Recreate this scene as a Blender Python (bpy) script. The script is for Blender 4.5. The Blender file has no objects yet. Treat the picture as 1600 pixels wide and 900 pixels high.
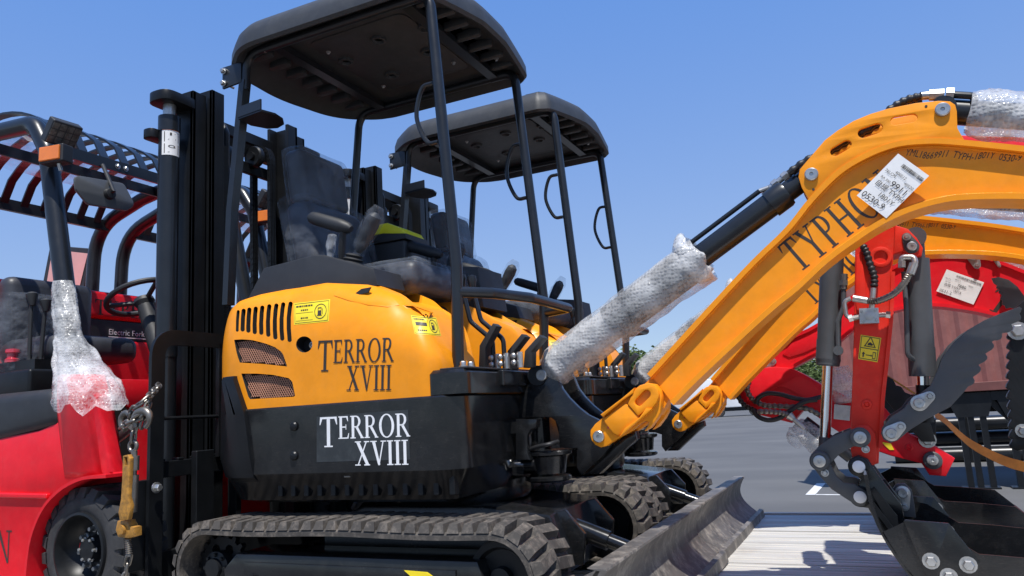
import bpy, bmesh, math, random
from mathutils import Vector as V, Matrix, noise
from mathutils.bvhtree import BVHTree
from mathutils.geometry import tessellate_polygon
random.seed(7)
SC = bpy.context.scene
COL = SC.collection
R_ = math.radians
# ------------------------------------------------------------------ camera (metres; X = along the trailer, Y = across it, Z up)
CAMP = V((0.954, -2.202, 0.414)); FPX = 1166.0
def cam_axes(y, p, r):
    cy, sy, cp, sp, cr, sr = math.cos(y), math.sin(y), math.cos(p), math.sin(p), math.cos(r), math.sin(r)
    f = V((sy*cp, cy*cp, sp)); r0 = V((cy, -sy, 0)); u0 = r0.cross(f)
    return r0*cr + u0*sr, -r0*sr + u0*cr, f
CR, CU, CF = cam_axes(R_(-24.98), R_(9.33), R_(-3.43))
cam = bpy.data.cameras.new('camera'); camo = bpy.data.objects.new('camera', cam); COL.objects.link(camo)
cam.sensor_width = 36; cam.lens = FPX/1600*36; cam.clip_start = .05; cam.clip_end = 5000
camo.matrix_world = Matrix(((CR.x, CU.x, -CF.x, CAMP.x), (CR.y, CU.y, -CF.y, CAMP.y), (CR.z, CU.z, -CF.z, CAMP.z), (0, 0, 0, 1)))
SC.camera = camo
def ray(u, v): return CR*((u-800)/FPX) - CU*((v-450)/FPX) + CF
def at(u, v, ax, val):
    """measured photo position -> point on a plane of the place (used to take dimensions)"""
    d = ray(u, v); t = (val-CAMP[ax])/d[ax]
    return CAMP + d*t
def XZ(pts, y): return [(p.x, p.z) for p in (at(u, v, 1, y) for u, v in pts)]
def zo(pts, x0, y0, k): return [(x0+a/k, y0+b/k) for a, b in pts]
# ------------------------------------------------------------------ scene graph helpers
ORG = {}; KEEP = set()
def empty(name, loc, label=None, cat=None, group=None):
    o = bpy.data.objects.new(name, None); COL.objects.link(o); o.location = loc; o.empty_display_size = .1
    ORG[o] = V(loc); tag(o, label, cat, group); return o
def tag(o, label=None, cat=None, group=None, kind=None):
    for k, v in (('label', label), ('category', cat), ('group', group), ('kind', kind)):
        if v: o[k] = v
    return o
def obj(name, bm, mat, parent=None, sharp=35, bevel=0, seg=2, loc=None, label=None):
    """links bm as ONE mesh object; coordinates are world coordinates when given"""
    if parent is not None: org = ORG[parent]
    elif loc is not None: org = V(loc)
    else:
        vs = [v.co for v in bm.verts]
        lo = V([min(v[i] for v in vs) for i in range(3)]); hi = V([max(v[i] for v in vs) for i in range(3)])
        org = V(((lo.x+hi.x)/2, (lo.y+hi.y)/2, lo.z))
    me = bpy.data.meshes.new(name)
    if id(bm) in KEEP: KEEP.discard(id(bm))
    else: bmesh.ops.recalc_face_normals(bm, faces=bm.faces)
    bm.to_mesh(me); bm.free()
    me.transform(Matrix.Translation(-org))
    for m in (mat if isinstance(mat, (list, tuple)) else [mat]): me.materials.append(m)
    for p in me.polygons: p.use_smooth = True
    me.set_sharp_from_angle(angle=R_(sharp))
    o = bpy.data.objects.new(name, me); COL.objects.link(o)
    ORG[o] = org
    if parent is not None: o.parent = parent
    else: o.location = org
    if bevel:
        b = o.modifiers.new('bevel', 'BEVEL'); b.width = bevel; b.segments = seg; b.limit_method = 'ANGLE'; b.angle_limit = R_(40)
        b.harden_normals = True
    if label: o['label'] = label
    return o
def objs(name, bm, mat, parent=None, **kw):
    """links every loose piece of bm as an object of its own"""
    seen = set(); groups = []
    for v in bm.verts:
        if v in seen: continue
        st = [v]; seen.add(v); g = []
        while st:
            q = st.pop(); g.append(q)
            for e in q.link_edges:
                w = e.other_vert(q)
                if w not in seen: seen.add(w); st.append(w)
        groups.append(g)
    out = []
    # pieces that interpenetrate stay together (a bolt head on its washer)
    boxes = []
    for g in groups:
        lo = V([min(v.co[i] for v in g) for i in range(3)]); hi = V([max(v.co[i] for v in g) for i in range(3)]); boxes.append((lo, hi))
    par = list(range(len(groups)))
    def find(i):
        while par[i] != i: i = par[i]
        return i
    for i in range(len(groups)):
        for j in range(i):
            if all(boxes[i][0][k] <= boxes[j][1][k]+.001 and boxes[j][0][k] <= boxes[i][1][k]+.001 for k in range(3)): par[find(i)] = find(j)
    sets = {}
    for i in range(len(groups)): sets.setdefault(find(i), []).extend(groups[i])
    for g in sets.values():
        nb = bmesh.new(); mp = {v: nb.verts.new(v.co) for v in g}; done = set()
        for v in g:
            for f in v.link_faces:
                if f not in done: done.add(f); nf = nb.faces.new([mp[q] for q in f.verts]); nf.material_index = f.material_index
        out.append(obj(name, nb, mat, parent, **kw))
    bm.free(); return out
def kids(o): return [c for c in bpy.data.objects if c.parent == o]
def copy_tree(o, parent=None, skip=()):
    c = o.copy(); COL.objects.link(c); c.parent = parent
    if o in ORG: ORG[c] = ORG[o]
    for ch in kids(o):
        if ch.name.split('.')[0] in skip: continue
        copy_tree(ch, c, skip)
    return c
# ------------------------------------------------------------------ geometry helpers
def B(): return bmesh.new()
def box(bm, lo, hi, mi=0):
    lo, hi = V(lo), V(hi)
    vs = [bm.verts.new((x, y, z)) for x in (lo.x, hi.x) for y in (lo.y, hi.y) for z in (lo.z, hi.z)]
    for f in ((0, 1, 3, 2), (4, 6, 7, 5), (0, 4, 5, 1), (2, 3, 7, 6), (0, 2, 6, 4), (1, 5, 7, 3)):
        bm.faces.new([vs[i] for i in f]).material_index = mi
    return bm
def obox(bm, c, ex, ey, ez):
    """box from centre and three half-axes"""
    c = V(c); vs = [bm.verts.new(c+ex*a+ey*b+ez*d) for a in (-1, 1) for b in (-1, 1) for d in (-1, 1)]
    for f in ((0, 1, 3, 2), (4, 6, 7, 5), (0, 4, 5, 1), (2, 3, 7, 6), (0, 2, 6, 4), (1, 5, 7, 3)): bm.faces.new([vs[i] for i in f])
    return bm
def frame_of(d):
    d = d.normalized(); a = V((0, 0, 1)) if abs(d.z) < .9 else V((1, 0, 0))
    x = d.cross(a).normalized(); return x, d.cross(x).normalized()
def rings(bm, loops, closed=True, cap=True, wrap=False, mi=0):
    """skin a list of vertex loops"""
    L = [[bm.verts.new(p) for p in lp] for lp in loops]
    n = len(L[0]); m = len(L)
    for i in range(m if wrap else m-1):
        a, b = L[i], L[(i+1) % m]
        for j in range(n if closed else n-1):
            bm.faces.new((a[j], a[(j+1) % n], b[(j+1) % n], b[j])).material_index = mi
    if cap and not wrap and closed:
        bm.faces.new(L[0][::-1]).material_index = mi; bm.faces.new(L[-1]).material_index = mi
    return L
def tube(bm, pts, r, seg=10, cap=True, wrap=False, rect=None, mi=0, up=None):
    """sweep a circle (or rect=(w,h) half sizes) along a polyline; r may be a list"""
    pts = [V(p) for p in pts]; n = len(pts); loops = []
    x = y = None
    for i, p in enumerate(pts):
        if wrap: t = (pts[(i+1) % n]-pts[i-1]).normalized()
        elif i == 0: t = (pts[1]-p).normalized()
        elif i == n-1: t = (p-pts[i-1]).normalized()
        else:
            a, b = (p-pts[i-1]).normalized(), (pts[i+1]-p).normalized(); t = (a+b).normalized() if (a+b).length > 1e-6 else a
        if up is not None:
            x = t.cross(V(up)).normalized(); y = x.cross(t).normalized()
        elif x is None: x, y = frame_of(t)
        else:
            x = (x-t*x.dot(t)).normalized(); y = t.cross(x).normalized()
        rr = r[i] if isinstance(r, (list, tuple)) else r
        k = 1.0
        if not wrap and 0 < i < n-1:
            c = (p-pts[i-1]).normalized().dot((pts[i+1]-p).normalized()); k = 1/max(.6, math.sqrt(max(.05, (1+c)/2)))
        if rect: loops.append([p+x*(a*rect[0])+y*(b*rect[1]) for a, b in ((-1, -1), (1, -1), (1, 1), (-1, 1))])
        else: loops.append([p+(x*math.cos(2*math.pi*j/seg)+y*math.sin(2*math.pi*j/seg))*rr for j in range(seg)])
    rings(bm, loops, True, cap, wrap, mi); return bm
def bar(bm, a, b, r, r2=None, seg=20, mi=0): return tube(bm, [a, b], [r, r if r2 is None else r2], seg, mi=mi)
def fillet(pts, r, n=6, closed=False):
    pts = [V(p) for p in pts]; out = []; m = len(pts)
    rs = r if isinstance(r, (list, tuple)) else [r]*m
    for i, p in enumerate(pts):
        if (not closed and i in (0, m-1)) or rs[i] <= 0: out.append(p); continue
        a, b = pts[i-1], pts[(i+1) % m]
        da, db = (a-p), (b-p); la, lb = da.length, db.length
        if la < 1e-6 or lb < 1e-6: continue
        da /= la; db /= lb; ang = math.acos(max(-1, min(1, da.dot(db))))
        if ang > 3.1: out.append(p); continue
        d = min(rs[i]/math.tan(ang/2), la*.49, lb*.49)
        p0, p1 = p+da*d, p+db*d
        for k in range(n+1):
            t = k/n; out.append(p0*(1-t)**2+p*(2*t*(1-t))+p1*t*t)
    return out
def spline(pts, n=6):
    pts = [V(p) for p in pts]; P = [pts[0]*2-pts[1]]+pts+[pts[-1]*2-pts[-2]]; out = []
    for i in range(1, len(P)-2):
        for k in range(n):
            t = k/n; a, b, c, d = P[i-1:i+3]
            out.append(.5*((2*b)+(c-a)*t+(2*a-5*b+4*c-d)*t*t+(3*b-a-3*c+d)*t**3))
    out.append(pts[-1]); return out
def plate(ax, outer, a0, a1, holes=(), bev=0.0, bm=None, mi=0):
    """2-D outline with holes extruded along an axis from a0 to a1. ax 1: (X,Z); ax 2: (X,Y); ax 0: (Y,Z)"""
    cu = bpy.data.curves.new('outline', 'CURVE'); cu.dimensions = '2D'; cu.fill_mode = 'BOTH'
    th = abs(a1-a0)/2; cu.extrude = max(th-bev, 1e-5); cu.bevel_depth = bev; cu.bevel_resolution = 1 if bev else 0; cu.offset = -bev
    for lp in [outer]+list(holes):
        sp = cu.splines.new('POLY'); sp.points.add(len(lp)-1); sp.use_cyclic_u = True
        for p, q in zip(sp.points, lp): p.co = (q[0], q[1], 0, 1)
    o = bpy.data.objects.new('outline', cu); me = bpy.data.meshes.new_from_object(o)
    mid = (a0+a1)/2
    M = {1: Matrix(((1, 0, 0, 0), (0, 0, -1, mid), (0, 1, 0, 0), (0, 0, 0, 1))), 2: Matrix(((1, 0, 0, 0), (0, 1, 0, 0), (0, 0, 1, mid), (0, 0, 0, 1))),
         0: Matrix(((0, 0, 1, mid), (1, 0, 0, 0), (0, 1, 0, 0), (0, 0, 0, 1)))}[ax]
    me.transform(M)
    bm = bm or B(); n0 = len(bm.faces)
    bm.from_mesh(me); bpy.data.objects.remove(o); bpy.data.curves.remove(cu); bpy.data.meshes.remove(me)
    bm.faces.ensure_lookup_table()
    for f in bm.faces[n0:]: f.material_index = mi
    bmesh.ops.remove_doubles(bm, verts=bm.verts, dist=2e-5)
    return bm
def circ(c, r, n=20, ry=None, rot=0):
    ry = r if ry is None else ry
    return [(c[0]+r*math.cos(t)*math.cos(rot)-ry*math.sin(t)*math.sin(rot), c[1]+r*math.cos(t)*math.sin(rot)+ry*math.sin(t)*math.cos(rot)) for t in (2*math.pi*k/n for k in range(n))]
def slot(a, b, r, n=8):
    a, b = V((a[0], a[1])), V((b[0], b[1])); d = (b-a); t0 = math.atan2(d.y, d.x); out = []
    for c, s in ((b, -.5), (a, .5)):
        for k in range(n+1):
            t = t0+math.pi*(s+k/n); out.append((c.x+r*math.cos(t), c.y+r*math.sin(t)))
    return out
def rnd2(pts, r, n=4):
    return [(p.x, p.y) for p in fillet([V((a, b, 0)) for a, b in pts], r, n, True)]
def spl2(pts, n=4): return [(p.x, p.y) for p in spline([V((a, b, 0)) for a, b in pts], n)]
def lathe(bm, c, axis, prof, seg=28, mi=0, cap=True):
    """profile [(along, radius)] round axis"""
    axis = V(axis).normalized(); x, y = frame_of(axis); c = V(c)
    rings(bm, [[c+axis*a+(x*math.cos(2*math.pi*j/seg)+y*math.sin(2*math.pi*j/seg))*max(r, 1e-4) for j in range(seg)] for a, r in prof], True, cap, mi=mi)
    return bm
def hexbolt(bm, c, n, r, h, mi=0):
    lathe(bm, V(c), n, [(0, r*1.45), (h*.25, r*1.45), (h*.26, r*.1)], 14, mi)
    n = V(n).normalized(); x, y = frame_of(n); c = V(c)+n*(h*.25)
    rings(bm, [[c+n*a+(x*math.cos(math.pi*j/3)+y*math.sin(math.pi*j/3))*k for j in range(6)] for a, k in ((0, r), (h*.75, r), (h, r*.8))], mi=mi)
    return bm
def pin(bm, c, n, r, h):
    """pin head with a chamfer, a rim and a grease hole"""
    lathe(bm, c, n, [(0, r), (h*.8, r), (h, r*.86), (h*.97, r*.3), (h*.6, r*.24), (h*.6, 0)], 26); return bm
def rbox(lo, hi, r, seg=3, bm=None):
    b = B(); box(b, lo, hi)
    bmesh.ops.bevel(b, geom=list(b.edges)+list(b.verts), offset=r, segments=seg, affect='EDGES', profile=.5)
    if bm is None: return b
    me = bpy.data.meshes.new('t'); b.to_mesh(me); b.free(); bm.from_mesh(me); bpy.data.meshes.remove(me); return bm
def jitter(bm, amp, scale, seed=0, n=None):
    for v in bm.verts:
        d = noise.noise_vector(v.co*scale+V((seed, seed*2.3, 0)))
        v.co += V(d)*amp
def join(*bms):
    a = bms[0]
    for b in bms[1:]:
        me = bpy.data.meshes.new('t'); b.to_mesh(me); b.free(); a.from_mesh(me); bpy.data.meshes.remove(me)
    return a
def wrap_tube(pts, radii, seg=28, sub=10, crinkle=.006, seed=1, cap=True):
    """loose crinkled film wound round a path; radii per control point"""
    P, Rr = [], []
    for i in range(len(pts)-1):
        for k in range(sub):
            t = k/sub; P.append(V(pts[i])*(1-t)+V(pts[i+1])*t); Rr.append(radii[i]*(1-t)+radii[i+1]*t)
    P.append(V(pts[-1])); Rr.append(radii[-1])
    b = B(); tube(b, P, Rr, seg, cap)
    b.normal_update()
    for v in b.verts:
        n1 = noise.noise(v.co*22+V((seed, 0, 0))); n2 = noise.noise(v.co*60+V((0, seed, 0)))
        r1 = 1-abs(noise.noise(v.co*14+V((0, 0, seed))))*2
        v.co += v.normal*(crinkle*(n1*1.2+n2*.7+r1*.5))
    return b
# ------------------------------------------------------------------ serif lettering made of outlines (cap height 1)
def _ring(cx, cy, rx, ry, tx, ty, a0=0, a1=360, n=22):
    out = []
    for k in range(n):
        q = []
        for a in (a0+(a1-a0)*k/n, a0+(a1-a0)*(k+1)/n):
            t = R_(a); q.append(((cx+rx*math.cos(t), cy+ry*math.sin(t)), (cx+(rx-tx)*math.cos(t), cy+(ry-ty)*math.sin(t))))
        out.append([q[0][0], q[1][0], q[1][1], q[0][1]])
    return out
def _r(x0, y0, x1, y1): return [(x0, y0), (x1, y0), (x1, y1), (x0, y1)]
ST, TH, SF = .15, .055, .045
def _stem(x, w=.36): return [_r(x-ST/2, 0, x+ST/2, 1), _r(x-w/2, 0, x+w/2, SF), _r(x-w/2, 1-SF, x+w/2, 1)]
GL = {
 'T': (.80, [_r(.325, 0, .475, .96), _r(.21, 0, .59, SF), _r(.02, .935, .78, 1), [(.02, .95), (.0, .74), (.035, .74), (.13, .95)], [(.78, .95), (.80, .74), (.765, .74), (.67, .95)]]),
 'E': (.66, _stem(.15, .30)+[_r(.15, 0, .60, SF+.01), _r(.15, .94, .57, 1), _r(.15, .49, .46, .545), [(.60, 0), (.64, .24), (.605, .24), (.52, .03)], [(.57, 1), (.59, .77), (.555, .77), (.47, .97)], _r(.44, .40, .475, .63)]),
 'R': (.78, _stem(.16, .31)+_ring(.34, .74, .27, .26, .13, .055, -90, 90, 12)+[_r(.16, .945, .35, 1), _r(.16, .48, .35, .535), [(.30, .50), (.46, .50), (.76, .03), (.62, .03)], _r(.60, 0, .80, SF)]),
 'P': (.66, _stem(.16, .33)+_ring(.32, .725, .28, .275, .13, .055, -90, 90, 12)+[_r(.16, .945, .33, 1), _r(.16, .45, .33, .505)]),
 'O': (.90, _ring(.45, .5, .43, .52, .145, .05)),
 'I': (.34, _stem(.17, .33)),
 'X': (.82, [[(.06, .98), (.24, .98), (.78, .02), (.60, .02)], [(.60, .98), (.665, .98), (.20, .02), (.135, .02)], _r(0, 0, .30, SF), _r(.50, 0, .82, SF), _r(.0, 1-SF, .34, 1), _r(.50, 1-SF, .79, 1)]),
 'V': (.82, [[(.07, .98), (.235, .98), (.50, .02), (.385, .02)], [(.64, .98), (.705, .98), (.46, .0), (.40, .0)], _r(-.02, 1-SF, .33, 1), _r(.54, 1-SF, .83, 1)]),
 'Y': (.80, [[(.05, .98), (.22, .98), (.475, .45), (.33, .45)], [(.62, .98), (.685, .98), (.465, .45), (.40, .45)], _r(.325, 0, .475, .50), _r(.21, 0, .59, SF), _r(-.03, 1-SF, .31, 1), _r(.52, 1-SF, .80, 1)]),
 'H': (.88, _stem(.17, .34)+_stem(.71, .34)+[_r(.17, .48, .71, .535)]),
 'N': (.86, [_r(.13, 0, .19, 1), _r(.68, 0, .74, 1), [(.10, 1), (.25, 1), (.745, 0), (.66, 0)], _r(.02, 0, .30, SF), _r(.57, 1-SF, .85, 1), _r(0, 1-SF, .20, 1)]),
}
def lettering(text, h, sp=.07, caps=1.0):
    """list of polygons; first letter full height, others h*caps (small capitals)"""
    out = []; x = 0
    for i, ch in enumerate(text):
        if ch == ' ': x += h*.35; continue
        k = h*(1 if i == 0 else caps); w, polys = GL[ch]
        for p in polys: out.append([(x+a*k, b*k) for a, b in p])
        x += (w+sp)*k
    return out, x
def decal(bm, polys, f, eps=.00006, mi=0, sub=None):
    """put flat outlines on a surface: f(x, y, off) -> point"""
    for k, p in enumerate(polys):
        off = .0003+eps*(k % 7)
        if sub:      # fine pieces, so that the print follows a curved surface
            t = bmesh.new(); t.faces.new([t.verts.new((a, b, 0)) for a, b in p]); bmesh.ops.triangulate(t, faces=t.faces)
            for _ in range(5):
                lg = [e for e in t.edges if e.calc_length() > sub]
                if not lg: break
                bmesh.ops.subdivide_edges(t, edges=lg, cuts=1); bmesh.ops.triangulate(t, faces=t.faces)
            mp = {v: bm.verts.new(f(v.co.x, v.co.y, off)) for v in t.verts}
            for q in t.faces: bm.faces.new([mp[v] for v in q.verts]).material_index = mi
            t.free(); continue
        vs = [bm.verts.new(f(a, b, off)) for a, b in p]
        try: bm.faces.new(vs).material_index = mi
        except ValueError: pass
    KEEP.add(id(bm))
def flat(O, ex, ey, n):
    O, ex, ey, n = V(O), V(ex), V(ey), V(n)
    return lambda a, b, off: O+ex*a+ey*b+n*off
def bftext(body, size, align='LEFT'):
    """plain sans text -> list of polygons"""
    cu = bpy.data.curves.new('txt', 'FONT'); cu.body = body; cu.size = size; cu.align_x = align; cu.resolution_u = 2
    o = bpy.data.objects.new('txt', cu); me = bpy.data.meshes.new_from_object(o)
    polys = [[(me.vertices[i].co.x, me.vertices[i].co.y) for i in p.vertices] for p in me.polygons]
    bpy.data.objects.remove(o); bpy.data.curves.remove(cu); bpy.data.meshes.remove(me); return polys
def shift(polys, dx, dy, s=1, rot=0):
    c, q = math.cos(rot)*s, math.sin(rot)*s
    return [[(dx+a*c-b*q, dy+a*q+b*c) for a, b in p] for p in polys]
# ------------------------------------------------------------------ materials
def nodes_of(name):
    m = bpy.data.materials.new(name); m.use_nodes = True; nt = m.node_tree
    return m, nt, nt.nodes['Principled BSDF'], nt.nodes, nt.links
def tex(N, L, kind, scale, coord, detail=4, **kw):
    t = N.new('ShaderNodeTexNoise' if kind == 'n' else 'ShaderNodeTexVoronoi'); t.inputs['Scale'].default_value = scale
    if kind == 'n': t.inputs['Detail'].default_value = detail; t.inputs['Roughness'].default_value = kw.get('rough', .55)
    L.new(coord, t.inputs['Vector']); return t
def ramp(N, L, src, stops):
    r = N.new('ShaderNodeValToRGB'); e = r.color_ramp.elements
    while len(e) < len(stops): e.new(.5)
    for el, (p, c) in zip(e, stops): el.position = p; el.color = (c, c, c, 1) if not isinstance(c, tuple) else (*c, 1)
    L.new(src, r.inputs[0]); return r
def mixc(N, L, f, a, b):
    m = N.new('ShaderNodeMix'); m.data_type = 'RGBA'
    if isinstance(f, (int, float)): m.inputs[0].default_value = f
    else: L.new(f, m.inputs[0])
    for s, x in ((6, a), (7, b)):
        if isinstance(x, tuple): m.inputs[s].default_value = (*x, 1)
        else: L.new(x, m.inputs[s])
    return m.outputs[2]
def surf(name, col, rough=.4, metal=0, coat=0, dust=0.0, dustcol=(.32, .28, .23), dscale=9, bump=0, bscale=200, var=.12, spec=.5, scratch=0):
    """painted / metal / plastic surface with tone variation, dust patches and fine bump"""
    m, nt, P, N, L = nodes_of(name)
    co = N.new('ShaderNodeTexCoord').outputs['Object']
    n1 = tex(N, L, 'n', dscale, co, 6, rough=.65)
    dark = tuple(c*(1-var) for c in col); lite = tuple(min(1, c*(1+var)) for c in col)
    c = mixc(N, L, ramp(N, L, n1.outputs[0], [(.35, 0.), (.65, 1.)]).outputs[0], dark, lite)
    if dust:
        n2 = tex(N, L, 'n', dscale*2.3, co, 9, rough=.75)
        rr = ramp(N, L, n2.outputs[0], [(.48, 0.), (.72, dust)])
        c = mixc(N, L, rr.outputs[0], c, dustcol)
    if scratch:
        mp = N.new('ShaderNodeMapping'); mp.inputs['Scale'].default_value = (3, 3, 40); L.new(co, mp.inputs[0])
        n4 = tex(N, L, 'n', 14, mp.outputs[0], 8, rough=.8)
        c = mixc(N, L, ramp(N, L, n4.outputs[0], [(.58, 0.), (.75, scratch)]).outputs[0], c, (.25, .22, .19))
    L.new(c, P.inputs['Base Color'])
    n3 = tex(N, L, 'n', dscale*1.7, co, 8, rough=.7)
    ra = N.new('ShaderNodeMapRange'); ra.inputs[3].default_value = max(.05, rough-.09); ra.inputs[4].default_value = min(1, rough+.14)
    L.new(n3.outputs[0], ra.inputs[0]); L.new(ra.outputs[0], P.inputs['Roughness'])
    P.inputs['Metallic'].default_value = metal; P.inputs['Coat Weight'].default_value = coat; P.inputs['Coat Roughness'].default_value = .12
    P.inputs['Specular IOR Level'].default_value = spec
    if bump:
        nb = tex(N, L, 'n', bscale, co, 3); b = N.new('ShaderNodeBump'); b.inputs['Strength'].default_value = bump; b.inputs['Distance'].default_value = .002
        L.new(nb.outputs[0], b.inputs['Height']); L.new(b.outputs[0], P.inputs['Normal'])
    return m
def film(name, col, opacity, scale, bub=True, rough=.22, wrinkle=1.0):
    """bubble wrap / polythene: partly see-through glossy film"""
    m, nt, P, N, L = nodes_of(name)
    co = N.new('ShaderNodeTexCoord').outputs['Object']
    P.inputs['Base Color'].default_value = (*col, 1); P.inputs['Roughness'].default_value = rough; P.inputs['Specular IOR Level'].default_value = .42 if bub else .6
    P.inputs['Transmission Weight'].default_value = 0
    tr = N.new('ShaderNodeBsdfTransparent'); tr.inputs[0].default_value = (.96, .97, .98, 1)
    mx = N.new('ShaderNodeMixShader')
    wn = tex(N, L, 'n', 26 if bub else 12, co, 8 if bub else 3, rough=.7 if bub else .5)
    wl = tex(N, L, 'n', 7, co, 3); am = N.new('ShaderNodeMath'); am.operation = 'MULTIPLY_ADD'; am.inputs[1].default_value = .6; am.inputs[2].default_value = .2
    wm = N.new('ShaderNodeMath'); wm.operation = 'MULTIPLY_ADD'; wm.inputs[1].default_value = .4; L.new(wn.outputs[0], wm.inputs[0]); L.new(wl.outputs[0], am.inputs[0])
    am.inputs[2].default_value = 0; L.new(am.outputs[0], wm.inputs[2])
    wr = ramp(N, L, wm.outputs[0], [(.36, max(.03, opacity-.28)), (.64, min(1, opacity+(.32 if bub else .16)))])
    bp = N.new('ShaderNodeBump'); bp.inputs['Strength'].default_value = (.30 if bub else .55)*wrinkle; bp.inputs['Distance'].default_value = .012 if bub else .03
    w2 = tex(N, L, 'n', 34 if bub else 15, co, 5 if bub else 2, rough=.6 if bub else .45); L.new(w2.outputs[0], bp.inputs['Height'])
    nrm = bp
    if bub:
        vo = tex(N, L, 'v', scale, co); vo.inputs['Randomness'].default_value = .45
        r2 = ramp(N, L, vo.outputs[0], [(.0, 1.), (.55, 0.)])
        b2 = N.new('ShaderNodeBump'); b2.inputs['Strength'].default_value = .6; b2.inputs['Distance'].default_value = .0035
        L.new(r2.outputs[0], b2.inputs['Height']); L.new(bp.outputs[0], b2.inputs['Normal']); nrm = b2
        ad = N.new('ShaderNodeMath'); ad.operation = 'MULTIPLY_ADD'; ad.inputs[1].default_value = .12; ad.use_clamp = True
        r3 = ramp(N, L, vo.outputs[0], [(.25, 0.), (.6, 1.)])
        L.new(r3.outputs[0], ad.inputs[0]); L.new(wr.outputs[0], ad.inputs[2]); fac = ad.outputs[0]
    else: fac = wr.outputs[0]
    L.new(nrm.outputs[0], P.inputs['Normal'])
    L.new(fac, mx.inputs[0]); L.new(tr.outputs[0], mx.inputs[1]); L.new(P.outputs[0], mx.inputs[2])
    L.new(mx.outputs[0], N['Material Output'].inputs['Surface'])
    return m
M = {}
M['yellow'] = surf('yellow_paint', (.85, .292, .010), .34, coat=.06, var=.06, dust=.14, dustcol=(.66, .32, .10), dscale=13, bump=.03, bscale=60, spec=.22)
M['red'] = surf('red_paint', (.70, .010, .020), .36, coat=.08, var=.06, dust=.12, dustcol=(.6, .14, .12), dscale=11, bump=.03, bscale=70, spec=.25)
M['redarm'] = surf('orange_red_paint', (.70, .026, .012), .40, coat=.06, var=.12, dust=.2, dustcol=(.55, .16, .10), bump=.06, bscale=40, spec=.25, scratch=.12)
M['black'] = surf('gloss_black_paint', (.0085, .009, .010), .17, coat=.2, var=.3, dust=.18, dustcol=(.065, .06, .055), dscale=6, bump=.03, bscale=50, scratch=.3, spec=.38)
M['blackm'] = surf('black_steel', (.0075, .0085, .010), .36, var=.25, dust=.08, dustcol=(.05, .047, .044), dscale=7, spec=.3)
M['tubeblk'] = surf('black_tube_paint', (.011, .013, .016), .30, coat=.2, var=.2, spec=.4)
M['charcoal'] = surf('charcoal_paint', (.060, .064, .070), .45, var=.10, dust=.08, dustcol=(.13, .125, .12))
M['steelgrey'] = surf('dark_grey_cylinder_paint', (.045, .048, .052), .36, var=.1, coat=.1)
M['plastic'] = surf('black_plastic', (.020, .021, .023), .52, var=.15, bump=.12, bscale=420, dust=.06, dustcol=(.1, .1, .1))
M['canopy'] = surf('dark_grey_moulded_plastic', (.032, .034, .036), .5, var=.15, bump=.1, bscale=380, dust=.2, dustcol=(.10, .10, .095))
M['ventmesh'] = surf('dusty_vent_mesh', (.50, .24, .15), .5, var=.2)
M['dark'] = surf('dark_interior', (.006, .006, .007), .8, var=.2)
M['rubber'] = surf('dusty_track_rubber', (.052, .046, .040), .75, var=.3, dust=.9, dustcol=(.225, .19, .155), dscale=11, bump=.2, bscale=160)
M['tyre'] = surf('tyre_rubber', (.030, .030, .031), .72, var=.2, dust=.35, dustcol=(.10, .095, .09), dscale=12, bump=.12, bscale=150)
M['zinc'] = surf('zinc_plated_steel', (.46, .46, .45), .34, metal=.85, var=.15, dust=.2, dustcol=(.3, .29, .27), dscale=30)
M['chrome'] = surf('chrome_rod', (.75, .76, .78), .12, metal=1, var=.03)
M['hose'] = surf('hydraulic_hose', (.013, .013, .014), .45, var=.2, bump=.3, bscale=300)
M['blade'] = surf('worn_blade_paint', (.090, .082, .074), .48, var=.4, dust=.85, dustcol=(.37, .33, .28), dscale=6, bump=.1, bscale=60, scratch=.7)
M['vinyl'] = surf('seat_vinyl', (.036, .038, .046), .42, var=.2, bump=.15, bscale=200)
M['white'] = surf('white_label_paper', (.78, .77, .75), .45, var=.05)
M['whitepaint'] = surf('white_lettering', (.80, .80, .80), .5, var=.05)
M['ink'] = surf('black_lettering', (.035, .028, .022), .5, var=.1)
M['yellowlabel'] = surf('yellow_label', (.80, .62, .02), .4, var=.05)
M['orange'] = surf('orange_lens', (.85, .22, .03), .2, coat=.5, var=.1, bump=.4, bscale=220)
M['redlens'] = surf('red_lens', (.6, .03, .05), .2, coat=.5, var=.1)
M['clear'] = surf('lamp_glass', (.10, .095, .085), .15, coat=.8, var=.5, bump=.8, bscale=180, dscale=40)
M['platefilm'] = surf('dusty_black_decal', (.028, .032, .034), .40, var=.2, dust=.3, dustcol=(.10, .11, .11))
M['bubble'] = film('bubble_wrap', (.66, .66, .65), .34, 80, rough=.11)
M['bubblethin'] = film('bubble_wrap_single', (.78, .78, .78), .24, 85, rough=.12)
M['poly'] = film('clear_polythene', (.30, .33, .38), .10, 40, bub=False, rough=.05, wrinkle=1.6)
M['polyw'] = film('milky_polythene', (.5, .52, .55), .34, 40, bub=False, rough=.10, wrinkle=1.3)
M['glassgrey'] = film('scratched_roof_sheet', (.55, .58, .62), .35, 40, bub=False, rough=.3, wrinkle=.6)
M['mirror'] = surf('grey_mirror_back', (.10, .105, .11), .3, var=.05)
M['rawsteel'] = surf('greasy_chain_steel', (.20, .185, .165), .38, metal=.8, var=.35, dust=.3, dustcol=(.18, .12, .07))
M['ochre'] = surf('worn_ochre_paint', (.42, .20, .03), .5, var=.3, dust=.85, dustcol=(.09, .06, .035), dscale=32, bump=.25, bscale=90)
M['pink'] = surf('pink_paper', (.62, .36, .33), .6, var=.05)
M['boxyellow'] = surf('yellow_plastic_lid', (.85, .78, .02), .4, var=.06)
M['strap'] = surf('orange_ratchet_strap', (.65, .23, .03), .6, var=.2, bump=.4, bscale=300)
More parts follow.
